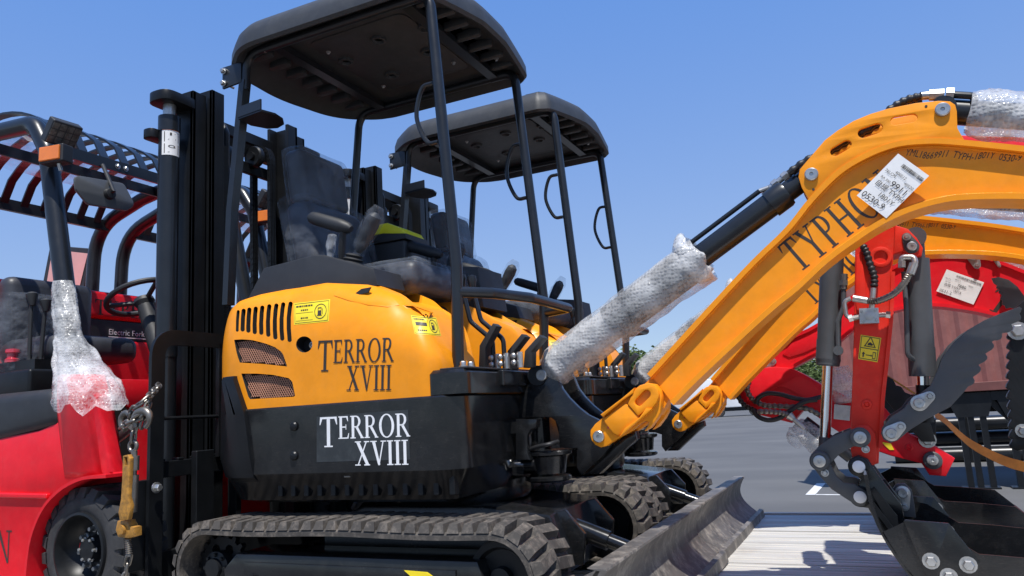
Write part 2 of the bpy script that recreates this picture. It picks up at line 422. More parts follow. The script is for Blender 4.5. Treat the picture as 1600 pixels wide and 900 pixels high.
M['container'] = surf('faded_container_paint', (.25, .085, .07), .6, var=.14, dust=.3, dustcol=(.34, .18, .15), dscale=3, bump=.1, bscale=20)
M['containerdark'] = surf('container_rail_paint', (.15, .05, .042), .6, var=.2, dscale=3)
M['truckwhite'] = surf('white_truck_paint', (.72, .73, .74), .45, var=.05, dscale=1)
M['wood'] = surf('weathered_timber', (.30, .25, .20), .75, var=.3, dscale=14)

M['foam'] = surf('grey_packing_foam', (.40, .40, .40), .7, var=.08)
# ================================================================== MINI EXCAVATOR
YC = .38; DECK = -.24
EX = empty('mini_excavator', (-.5, YC, DECK), 'nearest yellow mini excavator, its canopy cut by the top of the picture', 'excavator', 'yellow mini excavators side by side on the trailer')
# ---- rubber tracks -------------------------------------------------
def track_path(x0, x1, zt, zb, n=14):
    """closed side path (x,z) of the belt's outer face, resampled evenly"""
    rr = (zt-zb)/2; rf = rr*.93
    pts = []
    zc = (zt+zb)/2
    for k in range(n+1): a = math.pi/2+math.pi*k/n; pts.append((x0+rr+rr*math.cos(a), zc+rr*math.sin(a)))
    for k in range(n+1): a = -math.pi/2+math.pi*k/n; pts.append((x1-rr+rr*math.cos(a), zc+rr*math.sin(a)))
    sag = lambda x: -.006*math.sin(math.pi*(x-x0)/(x1-x0)*2.0)**2
    out = []; m = len(pts)
    for i in range(m):
        a, b = V(pts[i]), V(pts[(i+1) % m]); d = (b-a).length; s = max(1, int(d/.02))
        for k in range(s):
            p = a+(b-a)*(k/s)
            if p.y > zc+rr*.9: p.y += sag(p.x)
            out.append(p)
    return out
def make_track(y0, y1, parent):
    x0, x1, zt, zb = -1.335, .062, .078, -.212
    path = track_path(x0, x1, zt, zb)
    L = [0]
    for i in range(len(path)): L.append(L[-1]+(path[(i+1) % len(path)]-path[i]).length)
    tot = L[-1]; nl = 63; pitch = tot/nl
    def pos(s):
        s %= tot
        for i in range(len(path)):
            if L[i+1] >= s: break
        a, b = path[i], path[(i+1) % len(path)]; t = (s-L[i])/max(1e-9, L[i+1]-L[i]); p = a+(b-a)*t
        a2, b2 = path[i-1], path[(i+2) % len(path)]
        d = (b2-a2).normalized(); return p, V((d.y, -d.x)) if False else V((-d.y, d.x))*-1
    ym = (y0+y1)/2
    b = B()
    # belt
    th = .022; loops = []
    for i in range(len(path)):
        p, nn = pos(L[i]); q = p-nn*th
        loops.append([(p.x, y0+.006, p.y), (p.x-nn.x*-.0, ym, p.y), (p.x, y1-.006, p.y), (p.x-nn.x*.008, y1, p.y-nn.y*.008), (q.x, y1, q.y), (q.x, y0, q.y), (p.x-nn.x*.008, y0, p.y-nn.y*.008)])
    rings(b, loops, True, False, True)
    # tread blocks: two staggered rows, each a chevron shaped lug with sloping flanks
    def lug(s, ya, yb, skew):
        h = .024; w0, w1 = pitch*.42, pitch*.27
        vb, vt = [], []
        for (ds, y, hh) in ((-w0, ya, 0), (w0, ya, 0), (w0+skew, yb, 0), (-w0+skew, yb, 0)):
            p, nn = pos(s+ds); vb.append(V((p.x, y, p.y))-V((nn.x, 0, nn.y))*.002)
        yi = (yb-ya)*.1
        for (ds, y) in ((-w1, ya+yi*.7), (w1, ya+yi*.7), (w1+skew*.9, yb-yi), (-w1+skew*.9, yb-yi)):
            p, nn = pos(s+ds); vt.append(V((p.x, y, p.y))+V((nn.x, 0, nn.y))*h)
        vb = [b.verts.new(v) for v in vb]; vt = [b.verts.new(v) for v in vt]
        b.faces.new(vt)
        for i in range(4): b.faces.new((vb[i], vb[(i+1) % 4], vt[(i+1) % 4], vt[i]))
    for k in range(nl):
        s = k*pitch
        lug(s, y0-.002, ym+.018, pitch*.30)
        lug(s+pitch*.5, y1+.002, ym-.018, pitch*.30)
    tr = obj('track', b, M['rubber'], parent, sharp=25)
    # running gear inside the belt
    zc = (zt+zb)/2; ri = (zt-zb)/2-.03
    fr = B(); yy0, yy1 = y0+.03, y1-.03
    prof = [(x0+.22, zc-.09), (x1-.22, zc-.09), (x1-.17, zc-.03), (x1-.20, zc+.055), (x0+.26, zc+.055), (x0+.20, zc+.0)]
    plate(1, prof, yy0, yy1, bev=.006, bm=fr)
    plate(1, [(x0+.30, zc-.075), (x1-.27, zc-.075), (x1-.27, zc+.03), (x0+.30, zc+.03)], yy0-.008, yy0+.01, bev=.004, bm=fr)
    for x in (x0+.34, x1-.32): hexbolt(fr, (x, yy0-.008, zc-.02), (0, -1, 0), .010, .012)
    obj('track_frame', fr, M['black'], tr)
    sp = B(); c = (x0+ri+.03, y0+.05, zc)
    teeth = []
    for k in range(18):
        a = 2*math.pi*k/18
        for da, r in ((-.1, ri*.86), (-.055, ri*1.0), (.055, ri*1.0), (.1, ri*.86)): teeth.append((c[0]+r*math.cos(a+da), zc+r*math.sin(a+da)))
    holes = [circ((c[0]+ri*.55*math.cos(a), zc+ri*.55*math.sin(a)), ri*.17, 10) for a in (k*math.pi/3 for k in range(6))]
    plate(1, teeth, c[1]+.03, c[1]+.05, holes, bm=sp)
    lathe(sp, (c[0], c[1]+.05, zc), (0, -1, 0), [(0, ri*.5), (.05, ri*.48), (.055, ri*.3), (.07, ri*.28), (.072, 0)], 24)
    for k in range(8):
        a = k*math.pi/4; hexbolt(sp, (c[0]+ri*.39*math.cos(a), c[1], zc+ri*.39*math.sin(a)), (0, -1, 0), .007, .009)
    obj('sprocket', sp, M['blackm'], tr)
    idl = B(); c2 = (x1-ri-.03, (y0+y1)/2, zc)
    lathe(idl, (c2[0], c2[1]+.05, zc), (0, -1, 0), [(0, ri*.75), (0, ri*.93), (.03, ri*.93), (.03, ri), (.07, ri), (.07, ri*.93), (.1, ri*.93), (.1, ri*.78), (.085, ri*.7), (.085, ri*.3), (.11, ri*.28), (.112, 0)], 30)
    obj('idler_wheel', idl, M['blackm'], tr)
    return tr
b = B(); plate(1, XZ([(632, 891), (668, 894), (692, 912), (655, 912)], -.22), -.2225, -.2195, bm=b); obj('caution_label', b, M['yellowlabel'], make_track(-.24, .0, EX)); make_track(.76, 1.0, EX)
# ---- undercarriage -------------------------------------------------
b = B()
plate(1, [(-.95, -.14), (-.05, -.14), (.0, -.06), (-.05, .07), (-.3, .10), (-.8, .10), (-.95, .04)], .14, .62, bev=.01, bm=b)
box(b, (-.85, -.02, -.12), (-.2, .8, .02))
lathe(b, (-.52, YC, .10), (0, 0, 1), [(0, .27), (.02, .28), (.07, .28), (.08, .26), (.1, .25)], 36)
# sloping plates carrying the blade hinge
for y in (.20, .50): plate(1, [(-.32, .02), (-.02, .075), (.045, .0), (.03, -.10), (-.32, -.10)], y, y+.022, bev=.003, bm=b)
obj('undercarriage', b, M['black'], EX)
# ---- dozer blade ---------------------------------------------------
bx = at(1091.7, 791, 2, -.02).x
def blade_prof(t):   # concave front from top to bottom
    return (bx-.045*math.sin(math.pi*t)+.075*t**2+.012, -.02-.205*t)
b = B(); prof = [blade_prof(k/10) for k in range(11)]
front = [(x, z) for x, z in prof]; back = [(x-.034-.012*math.sin(math.pi*k/10), z) for k, (x, z) in enumerate(prof)][::-1]
plate(1, [(bx-.045, -.014), (bx+.010, -.014)]+front+back, -.236, .994, bev=.002, bm=b)
for y in (-.236, .982): plate(1, [(bx-.09, -.05), (bx-.02, -.018)]+[(x-.02, z) for x, z in prof]+[(bx-.07, -.22)], y, y+.012, bm=b)
BL = obj('dozer_blade', b, M['blade'], EX)
b = B(); x, z = blade_prof(1)
plate(1, [(x-.012, z+.035), (x+.007, z+.03), (x+.014, z-.010), (x+.0, z-.012)], -.234, .992, bev=.002, bm=b)
obj('cutting_edge', b, M['wood'] if False else M['blade'], BL)
b = B()
for y in (.03, .70): tube(b, [(-.22, y, -.1), (-.02, y, -.15), (bx-.06, y, -.15)], .03, rect=(.018, .035), up=(0, 0, 1))
objs('blade_arm', b, M['black'], EX)
b = B(); p0 = at(832, 798, 1, .35); p1 = at(985, 858, 1, .35); d = (p1-p0).normalized()
bar(b, p0+d*.07, p0+d*.30, .034); bar(b, p0+d*.30, p1, .026); bar(b, p0, p0+d*.075, .024)
lathe(b, p0+V((0, -.03, 0)), (0, 1, 0), [(0, .036), (.06, .036)], 20)
bc = obj('blade_cylinder', b, M['steelgrey'] if False else M['black'], EX)
b = B(); pin(b, p0+V((0, -.03, 0)), (0, -1, 0), .022, .014); hexbolt(b, p0+V((0, -.045, 0)), (0, -1, 0), .014, .012)
q = p0+d*.10+V((0, -.04, -.02)); bar(b, q+V((-.075, 0, .004)), q+V((0, 0, 0)), .009, seg=12); bar(b, q+V((-.05, 0, .003)), q+V((-.03, 0, .002)), .013, seg=6)
obj('cylinder_fitting', b, M['zinc'], bc)
# ---- turntable house: black lower body ------------------------------
def plan(half, fx, rf, tail, rt, n=10, y0=YC):
    """plan outline of the house, counter-clockwise, as (x, y)"""
    pts = [V((fx, -half, 0)), V((fx, half, 0)), V((tail, half, 0)), V((tail, -half, 0))]
    o = fillet(pts, [rf, rf, rt, rt], n, True); return [(p.x, y0+p.y) for p in o]
def dense(loop, d=.02):
    out = []
    for i in range(len(loop)):
        a, c = V(loop[i]), V(loop[(i+1) % len(loop)]); k = max(1, int((c-a).length/d))
        out += [a+(c-a)*(j/k) for j in range(k)]
    return out
def inset(loop, d):
    out = []; n = len(loop)
    for i in range(n):
        a, p, c = V(loop[i-1]), V(loop[i]), V(loop[(i+1) % n]); t = (c-a).normalized(); nn = V((-t.y, t.x)); out.append(p+nn*d)
    return out
def stack(loop, prof, zf=None, cap=True):
    """loft a plan outline through [(inset, z)]; zf(x, y, z) may bend the levels"""
    b = B(); L = []
    for d, z in prof:
        lp = inset(loop, d) if d else [V(p) for p in loop]
        L.append([V((p.x, p.y, zf(p.x, p.y, z) if zf else z)) for p in lp])
    rings(b, L, True, cap); return b
SIDE = .53
body = dense(plan(SIDE, -.215, .10, -1.315, .24))
b = stack(body, [(.12, .135), (.055, .15), (.03, .20), (.0, .245), (0, .47), (.006, .476)])
HB = obj('house_body', b, M['black'], EX, sharp=28)
# counterweight shell at the tail, a little proud of the body, with a seam
b = B(); tail = [p for p in dense(plan(SIDE+.012, -.215, .10, -1.33, .25)) if p.x < -1.045]
ys = sorted(tail, key=lambda p: p.y)
o1 = [p for p in tail]
i0 = min(range(len(o1)), key=lambda i: (o1[i]-V((-1.045, YC+SIDE+.012))).length); o1 = o1[i0:]+o1[:i0]
if o1[1].y > o1[-1].y: o1 = [o1[0]]+o1[:0:-1]
outer = o1; inner = [V((YC, 0)) if False else V((p.x+( -.0), p.y)) for p in o1]
def shrink(p, k): return V((p.x+(.03 if p.x < -1.2 else .012)*k, YC+(p.y-YC)*(1-.05*k)))
lv = []
for dz, ins in ((.205, 1.6), (.235, .45), (.30, 0), (.46, 0), (.585, .10), (.60, .35)):
    lv.append([V((shrink(p, ins).x+.0, shrink(p, ins).y, dz-.0)) for p in outer])
nb = len(outer)
front_cut = lambda p, z: V((p.x, p.y, z))
for row in lv:
    for q in row:
        # the seam leans: the upper edge stops further back
        if q.x > -1.19: q.x -= max(0, q.z-.40)*.45*(1 if q.x > -1.12 else .5)
back = [[V((q.x+.02 if q.x < -1.2 else q.x, YC+(q.y-YC)*.93, q.z)) for q in row] for row in lv]
L = [[b.verts.new(p) for p in row] for row in lv]; K = [[b.verts.new(p) for p in row] for row in back]
for A in (L, K):
    for i in range(len(A)-1):
        for j in range(nb-1): b.faces.new((A[i][j], A[i][j+1], A[i+1][j+1], A[i+1][j]))
for i in range(len(L)-1):
    for j in (0, nb-1): b.faces.new((L[i][j], L[i+1][j], K[i+1][j], K[i][j]))
for i in (0, len(L)-1):
    for j in range(nb-1): b.faces.new((L[i][j], L[i][j+1], K[i][j+1], K[i][j]))
obj('counterweight', b, M['blackm'], EX, sharp=30)
YS = YC-SIDE      # right-hand side plane of the house
b = B()
for u, v in ((460, 666), (460, 712)):
    p = at(u, v, 1, YS); lathe(b, p+V((0, .002, 0)), (0, -1, 0), [(0, .016), (.008, .016), (.013, .012), (.015, 0)], 20)
objs('side_bolt', b, M['blackm'], EX)
# ribbed lower skirt
b = B()
for k in range(13):
    x = -.97+k*.058; box(b, (x, YS+.028, .165), (x+.02, YS+.06, .235))
objs('skirt_rib', b, M['blackm'], EX, bevel=.004)
# small ledge and welded tag on the skirt
b = B(); p = at(545, 742, 1, YS+.02); box(b, p-V((.012, .012, .008)), p+V((.014, .02, .008))); obj('welded_tag', b, M['rawsteel'], EX, bevel=.002)
# floor / front block that carries the posts
b = B()
fl = dense(plan(SIDE-.012, -.196, .07, -.325, .02))
b = stack(fl, [(.0, .478), (0, .545), (.012, .557)])
FL = obj('floor_block', b, M['black'], EX, sharp=30)
b = B()
box(b, (-.32, -.10, .5575), (-.20, .86, .5635)); obj('floor_mat', b, M['plastic'], FL, bevel=.002)
b = B(); box(b, (-.205, .12, .50), (-.18, .70, .556)); obj('front_sill', b, M['black'], FL, bevel=.006)
# ---- hood ------------------------------------------------------------
tops = [(372, 477), (410, 460), (454, 447), (503, 438), (570, 441), (592, 447), (619, 458), (640, 475), (667, 487), (690, 515)]
tp = sorted((at(u, v, 1, -.055).x, at(u, v, 1, -.055).z) for u, v in tops)
def zt(x):
    if x <= tp[0][0]: return tp[0][1]
    for (xa, za), (xb, zb_) in zip(tp, tp[1:]):
        if x <= xb:
            t = (x-xa)/max(1e-6, xb-xa); return za+(zb_-za)*t
    return tp[-1][1]-(x-tp[-1][0])*1.3
def hood_bm(sign):
    pl = [V((-.295, YS-YC+.012, 0)), V((-.295, -.235, 0)), V((-1.30, -.235+.3, 0)), V((-1.325, -.10, 0)), V((-1.325, YS-YC+.012, 0))]
    lp = fillet(pl, [.075, .02, .02, .03, .27], 14, True)
    lp = dense([(p.x, YC+p.y) for p in lp], .018)
    lv = []
    prof = [(.0, 0), (0, .10), (0, .25), (0, .40), (0, .52), (.006, .62), (.016, .71), (.032, .80), (.050, .875), (.070, .935), (.095, .975), (.125, 1.0)]
    zb = lambda x: .472
    for d, t in prof:
        row = []
        for p, q in zip(lp, inset(lp, d)):
            kk = 1-.62*max(0, min(1, (-p.x-.95)/.25)); q = p+(q-p)*kk
            # keep the inset from crossing on the narrow inner side
            q = V((q.x, min(q.y, max(.10, p.y))))
            if p.y > .12 and p.x > -1.25: q = V((q.x, p.y))
            x = q.x; T = zt(x); row.append(V((x, q.y, zb(x)+(T-zb(x))*t)))
        lv.append(row)
    b = B(); rings(b, lv, True, True)
    if sign < 0:
        for v in b.verts: v.co.y = 2*YC-v.co.y
    return b
hb = hood_bm(1)
bmesh.ops.recalc_face_normals(hb, faces=hb.faces)
BV = BVHTree.FromBMesh(hb)
def onhood(u, v):
    d = ray(u, v).normalized(); h = BV.ray_cast(CAMP, d)
    if h[0] is None: return at(u, v, 1, YS), V((0, -1, 0))
    return h[0], (h[1] if h[1].dot(d) < 0 else -h[1])
def hood_xz(x, z):
    h = BV.ray_cast(V((x, -1, z)), V((0, 1, 0)))
    if h[0] is None: return V((x, YS, z)), V((0, -1, 0))
    return h[0], (h[1] if h[1].y < 0 else -h[1])
HOOD = obj('hood', hb, [M['yellow'], M['dark']], EX, sharp=60)
# openings: louvres, two meshed vents and the lock hole
cut = B(); vents = []
k7 = lambda pts: [(350+a/3.91, 420+c/3.91) for a, c in pts]
def cutter(poly, depth):
    P = [onhood(*q) for q in poly]; n = sum((q[1] for q in P), V((0, 0, 0))).normalized()
    rings(cut, [[p-n*depth for p, _ in P], [p+n*.05 for p, _ in P]], True, True, mi=1)
    return [p for p, _ in P], n
for x, a, c in ((85, 252, 385), (118, 243, 384), (153, 236, 391), (192, 230, 400), (232, 224, 404), (275, 216, 416), (318, 211, 432), (360, 204, 440), (405, 200, 448)):
    w = 13 if x > 90 else 9
    pts = [(x+2+w*math.cos(t), a+w+w*math.sin(t)) for t in [math.pi+math.pi*k/6 for k in range(7)]]+[(x-4+w*math.cos(t), c-w+w*math.sin(t)) for t in [math.pi*k/6 for k in range(7)]]
    cutter(k7(pts), .05)
for poly in ([(62, 434), (110, 431), (170, 435), (250, 455), (310, 478), (348, 505), (362, 525), (386, 597), (240, 581), (97, 573), (85, 540)],
             [(106, 640), (200, 640), (300, 648), (395, 668), (417, 690), (434, 775), (425, 782), (300, 788), (160, 797), (148, 780)]):
    vents.append(cutter(k7(poly), .045))
cutter(k7([(490+50*math.cos(2*math.pi*k/18), 462+50*math.sin(2*math.pi*k/18)) for k in range(18)]), .04)
bmesh.ops.recalc_face_normals(cut, faces=cut.faces)
cme = bpy.data.meshes.new('c'); cut.to_mesh(cme); cut.free(); cme.transform(Matrix.Translation(-ORG[EX]))
cme.materials.append(M['yellow']); cme.materials.append(M['dark'])
co = bpy.data.objects.new('c', cme); COL.objects.link(co); co.location = ORG[EX]
bo = HOOD.modifiers.new('b', 'BOOLEAN'); bo.operation = 'DIFFERENCE'; bo.object = co; bo.solver = 'EXACT'; bo.use_self = True
bpy.context.view_layer.update()
nm = bpy.data.meshes.new_from_object(HOOD.evaluated_get(bpy.context.evaluated_depsgraph_get()))
HOOD.modifiers.clear(); HOOD.data = nm; nm.name = 'hood'
bpy.data.objects.remove(co); bpy.data.meshes.remove(cme)
for p in nm.polygons: p.use_smooth = True
nm.set_sharp_from_angle(angle=R_(40))
# expanded-metal mesh in the two vents
for P, n in vents:
    c = sum(P, V((0, 0, 0)))/len(P); ex = (P[len(P)//2]-P[0]); ex = (V((1, 0, 0))-n*n.x).normalized(); ez = n.cross(ex) if n.cross(ex).z > 0 else -n.cross(ex)
    pl2 = [((p-c).dot(ex), (p-c).dot(ez)) for p in P]
    def inside(q):
        r = False
        for i in range(len(pl2)):
            (xa, ya), (xb, yb) = pl2[i-1], pl2[i]
            if (ya > q[1]) != (yb > q[1]) and q[0] < (xb-xa)*(q[1]-ya)/(yb-ya)+xa: r = not r
        return r
    def depth(q):  # follow the curve of the shell
        best = sum(((p-c).dot(n))/(((p-c).dot(ex)-q[0])**2+((p-c).dot(ez)-q[1])**2+1e-5) for p in P)
        return best/sum(1/(((p-c).dot(ex)-q[0])**2+((p-c).dot(ez)-q[1])**2+1e-5) for p in P)
    g = B(); dx, dz, w = .0105, .0078, .0010
    for i in range(-22, 23):
        for j in range(-14, 15):
            q = (i*dx+(j % 2)*dx/2, j*dz)
            for s in (-1, 1):
                q2 = (q[0]+s*dx/2, q[1]+dz)
                if inside(q) and inside(q2):
                    a = c+ex*q[0]+ez*q[1]+n*(depth(q)-.012); e = c+ex*q2[0]+ez*q2[1]+n*(depth(q2)-.012)
                    d = (e-a).normalized(); sd = d.cross(n).normalized()*w
                    vs = [g.verts.new(p) for p in (a-sd, a+sd, e+sd, e-sd)]; vt = [g.verts.new(v.co-n*.0015) for v in vs]
                    g.faces.new(vs); g.faces.new(vt[::-1])
                    for t in range(4): g.faces.new((vs[t], vs[(t+1) % 4], vt[(t+1) % 4], vt[t]))
    obj('vent_mesh', g, M['ventmesh'], HOOD)
b = B(); p, n = onhood(484, 539); lathe(b, p-n*.03, n, [(0, .012), (.02, .012), (.022, .008), (.016, .006), (.016, 0)], 20); obj('hood_lock', b, M['zinc'], HOOD)
# moulded ridge and latch on the shoulder of the hood
b = B(); rp = [(522, 462), (548, 456), (575, 453), (598, 458), (614, 466), (624, 477), (606, 480), (575, 477), (545, 470)]
P = [onhood(u, v) for u, v in rp]
rings(b, [[p-n*.01 for p, n in P], [p+n*.002 for p, n in P], [(p+n*.005)+(sum((q for q, _ in P), V((0, 0, 0)))/len(P)-p)*.14 for p, n in P]], True, True)
obj('hood_ridge', b, M['yellow'], HOOD, sharp=60)
b = B(); p, n = onhood(570, 458); plate(1, [(-.035, 0), (-.01, .012), (.03, .013), (.018, -.004), (-.02, -.008)], -.003, .003, bm=b)
for v in b.verts: v.co = p+n*.006+V((v.co.x, v.co.y-.0, v.co.z))
obj('hood_latch', b, M['plastic'], HOOD)
# lettering and labels
def hoodmap(u0, v0, u1, v1):
    O, _ = hood_xz(at(u0, v0, 1, YS+.012).x, at(u0, v0, 1, YS+.012).z); E = at(u1, v1, 1, YS+.012)
    e = V((E.x-O.x, E.z-O.z)).normalized()
    def f(x, y, off):
        X, Z = O.x+e.x*x-e.y*y, O.z+e.y*x+e.x*y; h = hood_xz(X, Z); return h[0]+h[1]*(off+.0013)
    return f
def terror(bm, h, f, mi=0):
    t, w = lettering('TERROR', h, .05, .74); t1 = []
    # small capitals hang level with the top of the big T
    for k, p in enumerate(t): t1.append(p if k < 5 else [(a, c_+h*.26) for a, c_ in p])
    x, w2 = lettering('XVIII', h*.78, .05); sx = 1.0
    x = shift(x, w-w2+h*.0-h*.08, -h*.62)
    decal(bm, t1+x, f, mi=mi, sub=.012); return w
def wide(f, k): return lambda x, y, off: f(x*k, y, off)
b = B(); Lw = (at(612, 528, 1, YS+.012)-at(493, 532, 1, YS+.012)).length; hh = (at(505, 532, 1, YS+.012)-at(507, 580, 1, YS+.012)).length
_, wt = lettering('TERROR', hh, .05, .74)
terror(b, hh, wide(hoodmap(496, 580.5, 614, 578), Lw/wt)); obj('hood_lettering', b, M['ink'], HOOD)
def sticker_on(quad, name, mat, fn, parent, content):
    """label on a surface: quad = four corners (bl, br, tr, tl) in photo pixels, fn maps a pixel to the surface"""
    P = [fn(u, v) for u, v in quad]
    def f(x, y, off):
        a = P[0][0]*(1-x)+P[1][0]*x; c = P[3][0]*(1-x)+P[2][0]*x; q = a*(1-y)+c*y; n = (P[0][1]*(1-x)+P[1][1]*x)*(1-y)+(P[3][1]*(1-x)+P[2][1]*x)*y
        h = None
        return q+n.normalized()*off
    b = B(); n = 14
    for i in range(n):
        for j in range(n):
            vs = []
            for x, y in ((i/n, j/n), ((i+1)/n, j/n), ((i+1)/n, (j+1)/n), (i/n, (j+1)/n)):
                u = (quad[0][0]*(1-x)+quad[1][0]*x)*(1-y)+(quad[3][0]*(1-x)+quad[2][0]*x)*y
                w = (quad[0][1]*(1-x)+quad[1][1]*x)*(1-y)+(quad[3][1]*(1-x)+quad[2][1]*x)*y
                p, nn = fn(u, w); vs.append(b.verts.new(p+nn*.0008))
            b.faces.new(vs)
    bmesh.ops.remove_doubles(b, verts=b.verts, dist=1e-5); KEEP.add(id(b))
    s = obj(name, b, mat, parent)
    def f2(x, y, off):
        u = (quad[0][0]*(1-x)+quad[1][0]*x)*(1-y)+(quad[3][0]*(1-x)+quad[2][0]*x)*y
        w = (quad[0][1]*(1-x)+quad[1][1]*x)*(1-y)+(quad[3][1]*(1-x)+quad[2][1]*x)*y
        p, nn = fn(u, w); return p+nn*(.0014+off)
    b = B(); decal(b, content, f2, sub=.06)
    if content: obj('label_print', b, M['ink'], s)
    else: b.free()
    return s
def frame2(x0, y0, x1, y1, t, ty=None):
    ty = ty or t
    return [_r(x0, y0, x1, y0+ty), _r(x0, y1-ty, x1, y1), _r(x0, y0+ty, x0+t, y1-ty), _r(x1-t, y0+ty, x1, y1-ty)]
def fuel_icon(cx, cy, rx, ry):
    return _ring(cx, cy, rx, ry, rx*.09, ry*.09, n=20)+[_r(cx-rx*.45, cy-ry*.5, cx+rx*.15, cy+ry*.12), _r(cx-rx*.45, cy+ry*.4, cx+rx*.15, cy+ry*.52), _r(cx-rx*.45, cy+ry*.12, cx-rx*.36, cy+ry*.4), _r(cx+rx*.06, cy+ry*.12, cx+rx*.15, cy+ry*.4), _r(cx+rx*.28, cy-ry*.4, cx+rx*.36, cy+ry*.35), _r(cx-rx*.55, cy-ry*.58, cx+rx*.25, cy-ry*.5)]
def lines(x0, x1, ys, h, seed=1):
    rnd = random.Random(seed); out = []
    for y in ys:
        x = x0
        while x < x1-.02:
            w = rnd.uniform(.025, .07); out.append(_r(x, y, min(x1, x+w), y+h)); x += w+.015
    return out
sticker_on(k7([(428, 343), (641, 322), (650, 186), (427, 211)]), 'fuel_label', M['yellowlabel'], onhood, HOOD,
           frame2(.03, .05, .97, .95, .008, .018)+fuel_icon(.75, .5, .17, .34)+lines(.07, .52, (.78,), .07, 2)+lines(.2, .4, (.60, .24), .06, 3)+[_r(.06, .50, .54, .515), _r(.06, .15, .54, .165)])
z4 = lambda pts: [(330+a/2.25, 380+c/2.25) for a, c in pts]
sticker_on(z4([(716, 320), (808, 326), (791, 262), (702, 254)]), 'small_fuel_label', M['yellowlabel'], onhood, HOOD,
           frame2(.03, .05, .97, .95, .01, .02)+fuel_icon(.78, .5, .15, .36)+lines(.08, .5, (.78,), .08, 4)+[_r(.12, .48, .55, .66)]+lines(.15, .5, (.2,), .07, 5))
obj('left_hood', hood_bm(-1), M['yellow'], EX, sharp=50).name = 'fender_hood'
# big decal on the lower body
q = [(495, 722), (641, 718), (638, 640), (495, 651)]
sticker_on(q, 'name_decal', M['platefilm'], lambda u, v: (at(u, v, 1, YS), V((0, -1, 0))), EX, [])
O = at(500, 699, 1, YS); E = at(640, 695, 1, YS); ex = (E-O).normalized(); hh = (at(511, 651, 1, YS)-at(511, 698, 1, YS)).length
Lw = (at(637, 645, 1, YS)-at(496, 650, 1, YS)).length; _, wt = lettering('TERROR', hh, .05, .74)
b = B(); terror(b, hh, wide(flat(O+V((0, -.0007, 0)), ex, V((-ex.z, 0, ex.x)), (0, -1, 0)), Lw/wt)); obj('decal_lettering', b, M['whitepaint'], EX)
# ---- engine cover, consoles, seat ------------------------------------
b = rbox((-1.26, .02, .474), (-.62, .74, .87), .03); obj('engine_cover', b, M['plastic'], EX)
b = B(); cs = XZ([(392, 474), (420, 420), (447, 413), (497, 400), (513, 400), (591, 421), (598, 447), (560, 470)], .0)
plate(1, cs, -.03, .15, bev=.008, bm=b); obj('control_console', b, M['plastic'], EX)
b = B(); plate(1, [(-1.22, .86), (-.5, .86), (-.52, 1.04), (-.83, 1.085), (-1.22, 1.085)], .62, .86, bev=.008, bm=b); obj('control_console', b, M['plastic'], EX)
SEAT = obj('seat', rbox((-1.12, .16, .885), (-.545, .62, 1.015), .05, 4), M['vinyl'], EX, sharp=60)
b = rbox((-.07, -.22, 0), (.07, .22, .46), .05, 4)
for v in b.verts: v.co = V((v.co.x-1.06-(v.co.z)*.24, v.co.y+.40, v.co.z+.90)); v.co.y = .40+(v.co.y-.40)*(1-.25*max(0, v.co.z-1.2)/.3)
obj('backrest', b, M['vinyl'], SEAT, sharp=60)
b = rbox((-.055, -.155, 0), (.055, .155, .25), .032, 4)
for v in b.verts: v.co = V((v.co.x-1.185-v.co.z*.13, v.co.y+.40, v.co.z+1.36))
obj('headrest', b, M['vinyl'], SEAT, sharp=60)
def plastic_bag(lo, hi, seed, f=None, amp=.012):
    b = rbox(lo, hi, .045, 5); bmesh.ops.subdivide_edges(b, edges=b.edges, cuts=3, use_grid_fill=True); b.normal_update()
    for v in b.verts:
        r = (1-abs(noise.noise(v.co*13+V((seed, 0, 0))))*2); v.co += v.normal*amp*(noise.noise(v.co*30)*.6+r*.55)
    if f:
        for v in b.verts: v.co = f(v.co)
    return b
b = plastic_bag((-.068, -.168, -.02), (.068, .175, .265), 1, lambda c: V((c.x-1.185-c.z*.13, c.y+.40, c.z+1.36)), .009)
obj('headrest_bag', b, M['poly'], SEAT, sharp=180)
b = plastic_bag((-.082, -.235, .0), (.085, .235, .475), 2, lambda c: V((c.x-1.06-c.z*.24, c.y+.40, c.z+.90)), .012)
obj('backrest_bag', b, M['poly'], SEAT, sharp=180)
b = plastic_bag((-1.13, .15, .88), (-.535, .63, 1.022), 3, None, .010)
obj('cushion_bag', b, M['poly'], SEAT, sharp=180)
# armrests
for y, dx in ((.06, 0), (.70, .02)):
    b = B(); p, q = at(484, 339, 1, .06)+V((dx, y-.06, 0)), at(549, 358, 1, .06)+V((dx, y-.06, 0))
    tube(b, [p+(q-p)*t for t in (0, .06, .2, .75, .93, 1)], [.014, .024, .027, .028, .022, .012], 14)
    tube(b, [p+(q-p)*.8+V((0, 0, -.02)), p+(q-p)*.72+V((0, .01, -.10)), p+(q-p)*.62+V((0, .03, -.2))], .014, 10)
    obj('armrest', b, M['plastic'], EX)
